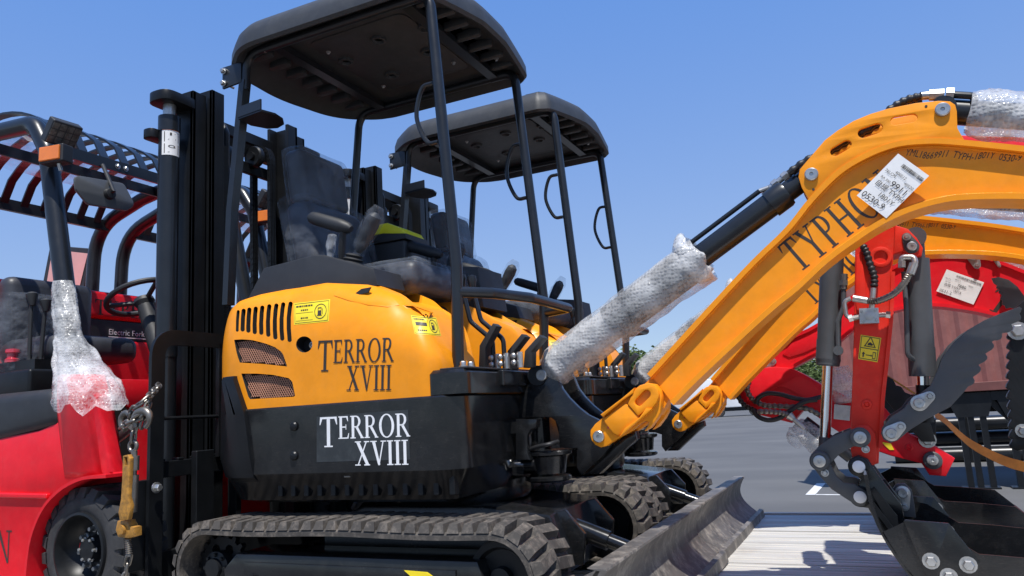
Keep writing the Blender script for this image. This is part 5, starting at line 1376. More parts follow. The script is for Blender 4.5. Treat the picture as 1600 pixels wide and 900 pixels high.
# ================================================================== LOAD BINDER AND CHAIN
def chain_links(pts, parent, name='chain_link', R=.014, r=.0048, ln=.030, tw=0):
    """oval links along a path, alternately turned"""
    P = spline(pts, 14); L = [P[0]]
    for p in P[1:]:
        if (p-L[-1]).length >= ln: L.append(p)
    for i, (a, c) in enumerate(zip(L, L[1:])):
        t = (c-a).normalized(); x, y = frame_of(t); s = x*math.cos(tw+i*math.pi/2)+y*math.sin(tw+i*math.pi/2); m = (a+c)/2; pts2 = []
        hl = ln*.5+r*1.1-R*.62
        for k in range(16):
            q = 2*math.pi*k/16; pts2.append(m+t*(hl*(1 if math.cos(q) > 0 else -1)*(1 if abs(math.cos(q)) > 1e-6 else 0)+R*.62*math.cos(q))+s*(R*.62*math.sin(q)))
        b = B(); tube(b, pts2, r, 8, wrap=True); obj(name, b, M['rawsteel'], parent)
YQ = -.40
q_ = lambda u, v, dy=0: at(u, v, 1, YQ+dy)
LBN = empty('load_binder', q_(197, 880), 'worn ochre ratchet load binder hanging from a chain beside the forklift wheel', 'load binder')
b = B(); hp = XZ([(195, 712), (203, 710), (206, 716), (205, 745), (203, 775), (207, 790), (205, 803), (203, 812), (190, 812), (188, 800), (192, 780), (194, 745)], YQ-.02)
plate(1, hp, YQ-.028, YQ-.012, [[(p.x, p.z) for p in (at(u, v, 1, YQ-.02) for u, v in ((197, 714), (202, 714), (202, 727), (198, 727)))]], bev=.002, bm=b); obj('handle', b, M['ochre'], LBN)
b = B(); bar(b, q_(210, 705), q_(207, 800), .0105, seg=14); bar(b, q_(211, 712), q_(210, 735), .015, seg=12); bar(b, q_(209, 742), q_(206, 800), .017, seg=14); obj('barrel', b, M['rawsteel'], LBN)
b = B(); c = q_(198, 826); lathe(b, c+V((0, .025, 0)), (0, -1, 0), [(0, .020), (.0, .025), (.012, .026), (.014, .021), (.035, .021), (.037, .017), (.05, .016), (.051, 0)], 12)
plate(1, XZ([(189, 813), (205, 812), (207, 821), (215, 823), (215, 837), (206, 840), (190, 838), (186, 827)], YQ), YQ-.014, YQ+.018, bev=.003, bm=b); obj('ratchet_head', b, M['ochre'], LBN)
b = B(); bar(b, q_(200, 842), q_(202, 870), .009, seg=12)
for k in range(8): lathe(b, q_(200, 843).lerp(q_(202, 868), k/8), (0, 0, 1), [(0, .009), (.002, .0115), (.004, .009)], 12)
obj('screw_rod', b, M['rawsteel'], LBN)
b = B(); c = q_(208, 697); tube(b, [c+V((.018*math.cos(a), 0, .018*math.sin(a))) for a in [2*math.pi*k/20 for k in range(20)]], .0065, 10, wrap=True); obj('eye_ring', b, M['rawsteel'], LBN)
CH = empty('tie_down_chain', q_(215, 650), 'greasy steel chain with hooks wound round the forklift mast above the binder', 'chain')
chain_links([q_(208, 690), q_(210, 672), q_(214, 660)], CH)
chain_links([q_(190, 668), q_(200, 660, -.02), q_(214, 654, -.02), q_(226, 645, -.01), q_(232, 632)], CH, tw=.4)
chain_links([q_(203, 655), q_(207, 640, -.015), q_(218, 632, -.015), q_(230, 622), q_(240, 612, .06), q_(250, 600, .14)], CH, tw=.9)
chain_links([q_(221, 668, .0), q_(226, 650, .01), q_(230, 636, .02), q_(236, 620, .06)], CH, tw=.2)
b = B(); hk = [(212, 668), (211, 655), (216, 645), (226, 642), (233, 648), (233, 660), (228, 668)]
tube(b, spline([q_(u, v, -.012) for u, v in hk], 6), [.008+.007*math.sin(math.pi*min(1, i/30)) for i in range(37)], 12); obj('grab_hook', b, M['rawsteel'], CH)
b = B(); hk = [(196, 672), (190, 664), (190, 652), (196, 645), (203, 648)]
tube(b, spline([q_(u, v, .01) for u, v in hk], 6), .010, 12); obj('grab_hook', b, M['rawsteel'], CH)
CH2 = empty('anchor_chain', q_(200, 890), 'short chain running down from the binder to the trailer deck', 'chain')
chain_links([q_(202, 868), q_(198, 884), q_(196, 900), q_(193, 930), V((q_(190, 960).x, YQ, DECK-.01))], CH2, tw=.5)
# ================================================================== RED EXCAVATORS REACHING IN FROM THE RIGHT
def flagpin(bm_plate, bm_pin, p, q, y, r=.020, n=-1):
    r *= .72
    """locking plate (teardrop) with pin head at p and bolt at q, (X,Z) points"""
    p, q = V((p[0], p[1])), V((q[0], q[1])); d = q-p; t0 = math.atan2(d.y, d.x); R, rr = r*1.5, r*.95; out = []
    a = math.acos((R-rr)/d.length)
    for k in range(13): t = t0+a+(2*math.pi-2*a)*k/12; out.append((p.x+R*math.cos(t), p.y+R*math.sin(t)))
    for k in range(7): t = t0-a+2*a*k/6; out.append((q.x+rr*math.cos(t), q.y+rr*math.sin(t)))
    plate(1, out, min(y, y+n*.006), max(y, y+n*.006), bev=.001, bm=bm_plate)
    pin(bm_pin, V((p.x, y+n*.006, p.y)), (0, n, 0), r, .010); hexbolt(bm_pin, V((q.x, y+n*.006, q.y)), (0, n, 0), r*.55, .012)
def A1(u, v, y): p = at(u, v, 1, y); return (p.x, p.z)
zA = lambda pts: [(1200+a/2.25, 500+c/2.25) for a, c in pts]
z5_ = lambda pts: [(1400+a/4.5, 380+c/4.5) for a, c in pts]
YA0, YA1 = .68, .81; YAM = (YA0+YA1)/2
RX = empty('red_mini_excavator', (1.2, YAM, DECK), 'near red excavator arm standing upright with grey thumb, behind the yellow lettered boom', 'excavator', 'red excavators at the right of the trailer')
# arm
armp = [(1338, 330), (1334, 250), (1332, 205), (1345, 184), (1362, 190), (1385, 235), (1402, 320), (1400, 362), (1394, 425), (1391, 500), (1385, 560), (1378, 622), (1373, 724), (1355, 730), (1332, 722), (1329, 690), (1330, 640), (1333, 560), (1335, 470), (1336, 392)]
b = B(); plate(1, XZ(armp, YA0), YA0, YA1, bev=.004, bm=b); ARM = obj('arm', b, M['redarm'], RX, sharp=30)
b = B()
for line in ([(1394, 425), (1391, 500), (1385, 560), (1378, 622), (1374, 700)],):
    P = XZ(line, YA0); tube(b, [V((x+.003, YAM, z)) for x, z in P], 0, rect=(.006, (YA1-YA0)/2+.010), up=(0, 1, 0))
obj('arm_flange', b, M['redarm'], ARM)
b = B()      # raised flanks and bosses on the arm's near side
plate(1, XZ([(1338, 400), (1346, 395), (1352, 440), (1356, 480), (1340, 500), (1337, 470)], YA0), YA0-.006, YA0+.001, bev=.002, bm=b)
c = A1(1376, 402, YA0); R0 = .036
plate(1, circ(c, R0, 26), YA0-.010, YA0+.001, [circ(c, R0*.62, 20)], bev=.002, bm=b)
plate(1, XZ([(1331, 672), (1340, 664), (1356, 664), (1368, 676), (1370, 720), (1358, 732), (1334, 726), (1329, 700)], YA0), YA0-.012, YA0+.001, bev=.003, bm=b)
objs('arm_boss', b, M['redarm'], ARM)
b = B(); p = at(1354.5, 632, 1, YA0); lathe(b, p, (0, -1, 0), [(0, .017), (.006, .016), (.008, .009), (.003, .006), (.003, 0)], 20); obj('arm_plug', b, M['redarm'], ARM)
# warning label
q = [(1341, 561), (1371, 566), (1377, 528), (1345, 523)]
def pict(y0):
    return [_r(.04, .03, .96, .48), ]
sticker_on(q, 'warning_label', M['yellowlabel'], lambda u, v: (at(u, v, 1, YA0), V((0, -1, 0))), ARM,
           frame2(.04, .04, .96, .97, .03, .025)+[_r(.04, .47, .96, .50), [(.50, .93), (.45, .93), (.22, .56), (.27, .56)], [(.50, .93), (.55, .93), (.80, .56), (.75, .56)], _r(.22, .555, .80, .59), [(.38, .62), (.62, .62), (.66, .68), (.50, .76), (.40, .70)],
            _r(.20, .12, .27, .32), _ring(.235, .37, .035, .035, .034, .034, n=8)[0], _r(.16, .24, .31, .28), _r(.36, .20, .62, .235), [(.62, .17), (.70, .217), (.62, .265)]]+frame2(.70, .10, .86, .38, .03, .03))
# boom behind the yellow ones
b = B(); plate(1, XZ([(1332, 200), (1346, 185), (1362, 188), (1400, 200), (1500, 211), (1600, 214), (1800, 235), (2050, 300), (2050, 360), (1800, 320), (1600, 296), (1480, 296), (1400, 300), (1345, 300), (1330, 250)], YA1+.004), YA1+.004, YA1+.10, bev=.004, bm=b); obj('boom', b, M['red'], RX, sharp=30)
# bucket cylinder on the left side of the arm
P0_, P1_ = at(1303, 330, 1, YAM), at(1288, 716, 1, YAM); d = (P1_-P0_).normalized()
t1 = (at(1294, 570, 1, YAM)-P0_).dot(d)
b = B(); bar(b, P0_, P0_+d*t1, .040, seg=28); bar(b, P0_+d*(t1-.09), P0_+d*(t1-.02), .042, seg=28); bar(b, P0_+d*(t1-.02), P0_+d*(t1+.004), .043, .038, seg=28); BC = obj('bucket_cylinder', b, M['charcoal'], RX)
b = B(); bar(b, P0_+d*t1, P1_-d*.02, .0185, seg=22); obj('rod', b, M['chrome'], BC)
b = B(); bar(b, P1_-d*.075, P1_-d*.01, .021, seg=20); lathe(b, P1_-V((0, .035, 0)), (0, 1, 0), [(0, .032), (.07, .032)], 20); obj('rod_end', b, M['charcoal'], BC)
b = B(); pp = at(1310, 548, 1, YAM-.03); bar(b, pp, pp+V((0, -.03, .0)), .017, seg=14); tube(b, fillet([pp+V((0, -.02, 0)), pp+V((.01, -.02, .10)), at(1318, 480, 1, YAM-.05), at(1318, 440, 1, YAM-.05)], .03), .0085, 10); obj('hard_line', b, M['charcoal'], BC)
b = B(); bar(b, at(1318, 452, 1, YAM-.05), at(1319, 428, 1, YAM-.05), .012, seg=12); bar(b, at(1318, 446, 1, YAM-.05), at(1318, 438, 1, YAM-.05), .016, seg=6); obj('hose_fitting', b, M['rawsteel'], BC)
# link plates
lk1 = zA([(150, 495), (152, 472), (180, 443), (230, 408), (300, 382), (335, 378), (356, 398), (352, 428), (325, 444), (300, 444), (252, 470), (224, 500), (210, 522), (182, 528), (160, 518)])
lk2 = zA([(158, 512), (150, 490), (180, 470), (208, 490), (224, 510), (240, 545), (268, 570), (305, 575), (345, 600), (352, 625), (338, 650), (315, 650), (270, 622), (225, 592), (185, 548)])
for k, (lk, nm) in enumerate(((lk1, 'idler_link'), (lk2, 'bucket_link'))):
    for s in (0, 1):
        y = YA0-.03-.012*(k+1) if s == 0 else YA1+.018+.012*k
        b = B(); plate(1, XZ(lk, YA0-.03), y, y+.011, bev=.001, bm=b); obj(nm, b, M['charcoal'], RX)
b = B(); b2 = B()
for (u, v) in ((1281, 720), (1344, 683)):
    p = at(u, v, 1, YA0-.05); lathe(b, V((p.x, YA0-.05, p.z)), (0, -1, 0), [(0, .033), (.014, .033), (.018, .028), (.019, .0)], 26); pin(b2, V((p.x, YA0-.069, p.z)), (0, -1, 0), .020, .006)
    hexbolt(b2, V((p.x+.012, YA0-.055, p.z-.040)), (0, -1, 0), .009, .012)
objs('pin_boss', b, M['charcoal'], RX); objs('link_pin', b2, M['zinc'], RX)
# bucket
def bucket(root, dy, yb0, yb1, ears=True):
    sh = [(1352, 742), (1362, 790), (1378, 832), (1418, 893), (1470, 942), (1545, 968), (1640, 962), (1760, 930)]
    ref = yb0
    P = spl2(XZ(sh, ref), 5); P = [(x, max(z, DECK+.004)) for x, z in P]
    b = B(); tube(b, [V((x, (yb0+yb1)/2+dy, z)) for x, z in P], 0, rect=(.005, (yb1-yb0)/2), up=(0, 1, 0)); S = obj('bucket', b, M['black'], root, sharp=40)
    b = B()
    for y in (yb0, yb1-.008):
        s2 = [(1378, 832), (1418, 893), (1470, 942), (1545, 968), (1640, 962), (1760, 930), (1700, 884), (1600, 872), (1530, 866), (1470, 830), (1415, 815)]
        plate(1, [(x, max(z, DECK+.004)) for x, z in XZ(s2, ref)], y+dy, y+dy+.008, bm=b)
    objs('bucket_side', b, M['black'], S)
    for y, n in ((yb0, -1), (yb1, 1)):
        b = B(); cp = [(1411, 811), (1482, 817), (1531, 878), (1526, 905), (1452, 912)]
        yy = (y-.012 if n < 0 else y+.001)+dy; plate(1, rnd2(XZ(cp, ref), .006, 3), yy, yy+.011, bev=.001, bm=b); CU = obj('side_cutter', b, M['black'], S)
        b = B()
        for (u, v) in ((1454, 875), (1512, 881), (1482, 899)):
            p = at(u, v, 1, ref); hexbolt(b, V((p.x, yy if n < 0 else yy+.011, p.z)), (0, n, 0), .0165, .016)
            if n > 0: hexbolt(b, V((p.x, yb1-.008+dy, p.z)), (0, -1, 0), .012, .014)
        objs('cutter_bolt', b, M['zinc'], CU)
    return S
BK = bucket(RX, 0, .45, 1.04)
er = zA([(290, 492), (318, 474), (352, 488), (378, 530), (400, 560), (470, 650), (480, 700), (450, 760), (395, 740), (352, 660), (318, 655), (294, 625), (312, 588), (326, 560), (300, 535)])
for y in (YA0-.028, YA1+.006): b = B(); plate(1, XZ(er, YA0-.02), y, y+.02, bev=.002, bm=b); obj('bucket_ear', b, M['black'], BK)
b = B(); b2 = B()
for (u, v) in ((1342, 728), (1344, 775)):
    p = at(u, v, 1, YA0-.028); lathe(b, V((p.x, YA0-.028, p.z)), (0, -1, 0), [(0, .034), (.02, .034), (.024, .028), (.025, .018)], 26); lathe(b2, V((p.x, YA0-.046, p.z)), (0, -1, 0), [(0, .020), (.014, .020), (.016, .017), (.016, 0)], 24)
objs('ear_boss', b, M['blackm'], BK); objs('ear_pin', b2, M['whitepaint'], BK)
# stiffening fins on the bucket's back
for (pts, y0_, y1_) in (([(360, 600), (375, 588), (455, 690), (462, 740), (440, 742)], .60, .615), ([(350, 640), (362, 628), (448, 740), (430, 745)], .56, .575), ([(395, 560), (412, 560), (470, 650), (480, 700), (455, 690)], .70, .715)):
    b = B(); plate(1, XZ(zA(pts), y0_), y0_, y1_, bm=b); obj('bucket_rib', b, M['blackm'], BK)
b = B(); pl_ = zA([(455, 780), (480, 705), (500, 770), (510, 800), (480, 800)]); plate(1, XZ(pl_, .5), .49, .515, bev=.003, bm=b); obj('bucket_lip', b, M['zinc'], BK)
# lug with flag pin on the bucket
b = B(); b1 = B(); b2 = B(); lg = zA([(436, 598), (450, 578), (480, 574), (505, 598), (515, 650), (520, 695), (470, 690)]); plate(1, XZ(lg, .92), .92, .94, bev=.002, bm=b); LG = obj('thumb_lug', b, M['charcoal'], BK)
flagpin(b1, b2, A1(*zA([(473, 608)])[0], .92), A1(*zA([(480, 655)])[0], .92), .92, .024); obj('lock_plate', b1, M['zinc'], LG); objs('lug_pin', b2, M['zinc'], LG)
# thumb
TH_ = zA([(398, 400), (400, 380), (430, 342), (478, 312), (500, 280), (540, 255), (570, 232), (590, 190), (612, 130), (640, 82)])+z5_([(330, 800), (400, 702), (500, 612), (620, 542), (740, 492), (868, 446), (886, 458), (878, 482), (830, 540), (788, 588), (778, 628), (745, 640), (700, 652), (690, 672), (697, 692), (680, 722), (640, 745), (624, 765), (628, 800), (606, 842), (570, 860), (553, 880)])+zA([(838, 42), (812, 66), (802, 82), (808, 100), (790, 122), (762, 132), (750, 148), (754, 168), (726, 186), (716, 208), (700, 228), (690, 252), (640, 306), (560, 348), (500, 386), (455, 424), (430, 432), (406, 420)])
def scallop(path, period, depth, side):
    """rounded saw teeth along a pixel path"""
    L = [V(p) for p in path]; acc = [0]
    for a, c in zip(L, L[1:]): acc.append(acc[-1]+(c-a).length)
    n = max(2, int(acc[-1]/period)); out = []
    for k in range(n):
        for f, dd in ((0, 0), (.12, .75), (.30, 1), (.55, .8), (.8, .35)):
            s = (k+f)/n*acc[-1]; i = max(j for j in range(len(L)-1) if acc[j] <= s+1e-6); t = (s-acc[i])/(acc[i+1]-acc[i]); q = L[i].lerp(L[i+1], t); d = (L[i+1]-L[i]).normalized(); nn = V((-d.y, d.x))*side
            out.append(tuple(q+nn*(depth*dd)))
    return out
TH_ = zA([(398, 400), (400, 380), (430, 342), (478, 312), (500, 280), (540, 255), (570, 232), (590, 190), (612, 130), (640, 82)])+z5_([(330, 800), (400, 702), (500, 612), (620, 542), (740, 492), (868, 446), (886, 458), (878, 482)])+scallop([(1593, 490), (1576, 512), (1552, 530), (1540, 552), (1530, 568), (1520, 590), (1508, 606)], 20, 7, -1)+zA([(690, 252), (640, 306), (560, 348), (500, 386), (455, 424), (430, 432), (406, 420)])
b = B(); YT_ = YA0-.055; plate(1, XZ(TH_, YT_), YT_, YT_+.014, bev=.001, bm=b); plate(1, XZ(TH_, YT_), YA1+.02, YA1+.034, bev=.001, bm=b)
xs = XZ(zA([(470, 330), (640, 250), (690, 60), (640, 120), (590, 260), (500, 310)]), YT_); plate(1, xs, YT_+.014, YA1+.02, bm=b)
TMB = obj('thumb', b, M['charcoal'], RX, sharp=30)
b1 = B(); b2 = B(); flagpin(b1, b2, A1(*zA([(531, 292)])[0], YT_), A1(*zA([(568, 268)])[0], YT_), YT_, .024); flagpin(b1, b2, A1(*zA([(433, 398)])[0], YT_), A1(*zA([(466, 374)])[0], YT_), YT_, .024)
objs('lock_plate', b1, M['zinc'], TMB); objs('thumb_pin', b2, M['zinc'], TMB)
# thumb cylinder on the right of the arm
Q0, Q1 = at(1430, 372, 1, YAM), at(1444, 628, 1, YAM); d = (Q1-Q0).normalized(); ta = (at(1431, 405, 1, YAM)-Q0).dot(d); tb = (at(1441, 588, 1, YAM)-Q0).dot(d)
b = B(); bar(b, Q0+d*ta, Q0+d*tb, .041, seg=28); bar(b, Q0+d*(tb-.10), Q0+d*tb, .043, seg=28); lathe(b, Q0-V((0, .03, 0)), (0, 1, 0), [(0, .034), (.06, .034)], 20); bar(b, Q0, Q0+d*ta, .028, seg=20); TC = obj('thumb_cylinder', b, M['charcoal'], RX)
b = B(); bar(b, Q0+d*tb, Q0+d*(tb+.04), .019, seg=20); obj('rod', b, M['chrome'], TC)
b = B(); bar(b, Q0+d*(tb+.03), Q1, .024, seg=18); bar(b, Q1, at(1448, 660, 1, YAM), .024, seg=18); obj('rod_end', b, M['blackm'], TC)
b = B(); tube(b, fillet([at(1412, 425, 1, YAM-.03), at(1416, 480, 1, YAM-.045), at(1418, 555, 1, YAM-.045), at(1428, 562, 1, YAM-.03)], .03), .0085, 10); obj('hard_line', b, M['charcoal'], TC)
lug = [(1398, 352), (1418, 358), (1432, 372), (1442, 388), (1440, 400), (1424, 402), (1410, 394), (1396, 398)]
b = B(); plate(1, XZ(lug, YA0), YA0-.008, YA1+.008, bev=.004, bm=b); obj('arm_lug', b, M['redarm'], ARM)
b1 = B(); b2 = B(); flagpin(b1, b2, A1(1425, 384, YA0-.03), A1(1417, 369, YA0-.03), YA0-.008, .022); objs('lock_plate', b1, M['charcoal'], ARM); objs('lug_pin', b2, M['zinc'], ARM)
# hoses and the manifold block on the arm
braided([at(u, v, 1, YA0-.012) for u, v in ((1348, 383), (1354, 395), (1360, 415), (1366, 432), (1366, 448))], .012, 'hydraulic_hose', RX)
b = B(); bar(b, at(1365, 450, 1, YA0-.012), at(1362, 482, 1, YA0-.014), .010, seg=12); c = at(1358, 494, 1, YA0-.03)
obox(b, c, V((.030, 0, -.002)), V((0, .022, 0)), V((.002, 0, .026)))
for dx in (-.021, .021):
    for dz in (-.017, .017): hexbolt(b, c+V((dx, -.022, dz)), (0, -1, 0), .0045, .005)
lathe(b, c+V((0, -.022, 0)), (0, -1, 0), [(0, .015), (.004, .015), (.005, .006), (.005, 0)], 16)
for s in (-1, 1): bar(b, c+V((s*.030, 0, 0)), c+V((s*.055, 0, -.002)), .009, seg=10); bar(b, c+V((s*.052, 0, 0)), c+V((s*.066, 0, -.003)), .013, seg=6)
tube(b, fillet([c+V((-.060, 0, .0)), c+V((-.072, 0, .01)), c+V((-.072, 0, .06)), c+V((-.05, 0, .068))], .02), .008, 10)
obj('valve_block', b, M['zinc'], ARM)
def coil(pts, r, name, parent):
    P = spline(pts, 10); acc = [P[0]]
    for a, c in zip(P, P[1:]):
        n = max(1, int((c-a).length/.0028))
        for k in range(1, n+1): acc.append(a+(c-a)*(k/n))
    b = B(); tube(b, acc, [r*(1.16 if i % 2 else .92) for i in range(len(acc))], 10); return obj(name, b, M['rawsteel'], parent, sharp=60)
b = B(); bar(b, at(1333, 466, 1, YA0-.03), at(1356, 470, 1, YA0-.035), .012, seg=14); obj('hose_ferrule', b, M['zinc'], ARM)
coil([at(u, v, 1, YA0-.05) for u, v in ((1355, 470), (1372, 470), (1395, 460), (1412, 443), (1422, 425))], .011, 'spring_guarded_hose', RX)
b = B(); tube(b, fillet([at(1422, 426, 1, YA0-.05), at(1430, 410, 1, YA0-.05), at(1428, 402, 1, YA0-.045), at(1408, 402, 1, YA0-.04), at(1409, 418, 1, YA0-.04)], .012), .010, 12); bar(b, at(1422, 428, 1, YA0-.05), at(1428, 412, 1, YA0-.05), .014, seg=12); bar(b, at(1409, 408, 1, YA0-.04), at(1409, 418, 1, YA0-.04), .013, seg=6); obj('elbow_fitting', b, M['zinc'], TC)
# ------------------------------------------------------------------ far red machine
YF0, YF1 = 1.86, 1.98; YFM = (YF0+YF1)/2
RX2 = empty('red_mini_excavator', (1.4, YFM, DECK), 'far red excavator with bent arm and hoses, behind both yellow booms', 'excavator', 'red excavators at the right of the trailer')
z6 = lambda pts: [(1130+a/4.09, 480+c/4.09) for a, c in pts]
fb_top = [(1168, 580), (1190, 556), (1223, 534), (1279, 507), (1335, 462), (1385, 425), (1430, 402), (1480, 393), (1530, 400), (1600, 425), (1700, 470), (1800, 530)]
fb_bot = [(1790, 610), (1690, 550), (1600, 505), (1550, 490), (1505, 481), (1450, 476), (1400, 483), (1345, 505), (1300, 540), (1262, 560), (1235, 574), (1205, 585), (1180, 598)]
T2, B2 = spl2(XZ(fb_top, YF0), 4), spl2(XZ(fb_bot, YF0), 4)
b = B(); plate(1, T2+B2, YF0+.008, YF1-.008, bm=b); FBM = obj('boom', b, M['red'], RX2, sharp=30)
b = B()
for l in (T2, B2[:-6]): tube(b, [V((x, YFM, z)) for x, z in l], 0, rect=(.008, (YF1-YF0)/2+.006), up=(0, 1, 0))
obj('boom_flange', b, M['red'], FBM, sharp=30)
label('shipping_label', [(1498, 449+5), (1520, 476.5), (1538, 444), (1480, 421)][:0] or [(1463, 455), (1521, 476), (1540, 444), (1482, 422)], YF0+.002, FBM, ('400512', '76LCM', '40520', 'RA 300'), '7880', ('自提 TYPH-', '1801R'), '0531-2', 8)
t, w_ = lettering('TYPHON', .115, .10); O = at(1538, 480, 1, YF0); E3 = at(1600, 512, 1, YF0); ex = (E3-O).normalized(); b = B(); decal(b, t, flat(O+V((0, .007, 0)), ex, V((-ex.z, 0, ex.x)), (0, -1, 0))); obj('boom_lettering', b, M['ink'], FBM)
b1 = B(); b2 = B(); flagpin(b1, b2, A1(1195, 572, YF0), A1(1208, 565, YF0), YF0+.008, .024); flagpin(b1, b2, A1(1520, 401, YF0), A1(1526, 415, YF0), YF0-.004, .024); flagpin(b1, b2, A1(1555, 405, YF0), A1(1561, 416, YF0), YF0-.004, .01)
objs('lock_plate', b1, M['zinc'], FBM); objs('boom_pin', b2, M['zinc'], FBM)
b = B(); plate(1, XZ(zo([(380, 300), (440, 225), (460, 205), (610, 110), (612, 245), (520, 290), (420, 320)], 1130, 480, 4.09), YF0), YF0+.002, YF0+.009, bev=.002, bm=b); obj('boom_panel', b, M['red'], FBM)
# wrapped cylinder over the boom
b = wrap_tube([at(1535, 405, 1, YFM), at(1560, 403, 1, YFM), at(1620, 410, 1, YFM), at(1700, 430, 1, YFM)], [.045, .062, .064, .06], 26, 10, .008, 21); AC2 = obj('wrapped_cylinder', b, M['bubble'], RX2, sharp=180)
b = B(); bar(b, at(1522, 404, 1, YFM), at(1548, 405, 1, YFM), .045, seg=22); obj('cylinder_end', b, M['tubeblk'], AC2)
b = wrap_tube([at(1205, 575, 1, YFM), at(1228, 545, 1, YFM), at(1262, 515, 1, YFM), at(1290, 490, 1, YFM)], [.03, .055, .06, .06], 22, 8, .008, 25); 
for v in b.verts: v.co += V((-.03, .02, .075))
obj('bubble_wrap', b, M['bubble'], RX2, sharp=180)
# folded arm
af = z6([(95, 520), (120, 470), (180, 420), (235, 392), (330, 380), (430, 388), (520, 430), (640, 500)])+[(1336, 625), (1378, 632), (1398, 655), (1420, 678), (1450, 690), (1492, 716), (1478, 744), (1452, 742), (1440, 724), (1392, 712), (1340, 694), (1300, 668), (1262, 640)]+z6([(505, 665), (440, 740), (330, 712), (240, 690), (150, 650), (110, 600)])
b = B(); plate(1, XZ(af, YF0-.02), YF0-.03, YF1+.01, bev=.005, bm=b); FA = obj('arm', b, M['red'], RX2, sharp=30)
b = B(); plate(1, rnd2(XZ(z6([(330, 520), (370, 498), (430, 520), (520, 575), (600, 600), (640, 650), (640, 560), (560, 480), (470, 440), (440, 470)]), YF0-.03), .02), YF0-.042, YF0-.029, bev=.004, bm=b); obj('arm_rib', b, M['red'], FA)
b1 = B(); b2 = B(); lathe(b1, at(1457, 719, 1, YF0-.03), (0, -1, 0), [(0, .04), (.02, .04), (.024, .034), (.025, 0)], 24); pin(b2, at(1457, 719, 1, YF0-.055), (0, -1, 0), .024, .008); hexbolt(b2, at(1449, 687, 1, YF0-.05), (0, -1, 0), .026, .02)
obj('pin_boss', b1, M['charcoal'], FA); objs('arm_pin', b2, M['zinc'], FA)
b = B(); lathe(b, at(1421, 699, 1, YF0-.03), (0, -1, 0), [(0, .017), (.006, .016), (.008, .009), (.003, .006), (.003, 0)], 20); obj('arm_plug', b, M['red'], FA)
b = B(); plate(1, XZ([(1376, 690), (1392, 693), (1397, 703), (1390, 703)], YF0-.03), YF0-.033, YF0-.0305, bm=b); obj('label_corner', b, M['yellowlabel'], FA)
b = B(); plate(1, XZ([(1432, 672), (1445, 655), (1462, 655), (1462, 690), (1452, 697), (1440, 694)], YF0-.03), YF0-.05, YF0-.031, bev=.003, bm=b); obj('arm_lug', b, M['blackm'], FA)
# hoses looping below the elbow
hs_ = [([(150, 440), (105, 480), (95, 560), (130, 620), (190, 655), (215, 668)], 'hydraulic_hose', 1), ([(165, 470), (155, 530), (190, 590), (260, 625), (340, 632), (440, 637), (540, 650), (620, 690)], 'hydraulic_hose', 1),
       ([(210, 620), (225, 580), (280, 552), (360, 556), (450, 580), (540, 592), (640, 570)], 'hydraulic_hose', 0), ([(190, 655), (225, 700), (290, 722), (360, 708), (430, 660), (520, 605), (600, 590)], 'hydraulic_hose', 0), ([(220, 668), (300, 668), (370, 675), (420, 690)], 'hydraulic_hose', 1)]
for k, (h, nm, br) in enumerate(hs_):
    pts = [at(u, v, 1, YF0-.06-.018*k) for u, v in z6(h)]
    if br: braided(pts, .013, nm, RX2, 'rawsteel' if k != 0 else 'hose')
    else: b = B(); tube(b, spline(pts, 8), .012, 10); obj(nm, b, M['hose'], RX2)
b = B(); bar(b, at(*z6([(420, 690)])[0], 1, YF0-.13), at(*z6([(450, 715)])[0], 1, YF0-.13), .022, .014, seg=14); bar(b, at(*z6([(450, 715)])[0], 1, YF0-.13), at(*z6([(520, 775)])[0], 1, YF0-.12), .012, seg=12); c = at(*z6([(760, 672)])[0], 1, YF0-.06); obox(b, c, V((.035, 0, -.006)), V((0, .02, 0)), V((.006, 0, .035))); lathe(b, c+V((0, -.02, 0)), (0, -1, 0), [(0, .02), (.004, .02), (.005, 0)], 14); objs('hose_fitting', b, M['zinc'], RX2)
# bucket cylinder of the far arm, wrapped
b = B(); bar(b, at(1256, 658, 1, YF0-.05), at(1330, 715, 1, YF0-.05), .030, seg=20); FC = obj('bucket_cylinder', b, M['tubeblk'], RX2)
b = wrap_tube([at(1244, 662, 1, YF0-.06), at(1262, 676, 1, YF0-.06), at(1285, 697, 1, YF0-.06), at(1300, 712, 1, YF0-.06)], [.035, .055, .052, .046], 24, 10, .010, 31)
obj('bubble_wrap', b, M['bubble'], FC, sharp=180)
b = wrap_tube([at(1243, 668, 1, YF0-.10), at(1246, 682, 1, YF0-.10), at(1240, 694, 1, YF0-.10)], [.03, .055, .03], 20, 8, .010, 33); obj('loose_film', b, M['bubblethin'], FC, sharp=180)
b = wrap_tube([at(1310, 575, 1, YF0-.02), at(1316, 600, 1, YF0-.02), at(1322, 628, 1, YF0-.02)], [.04, .07, .05], 22, 9, .012, 35); obj('bubble_wrap', b, M['bubble'], FC, sharp=180)
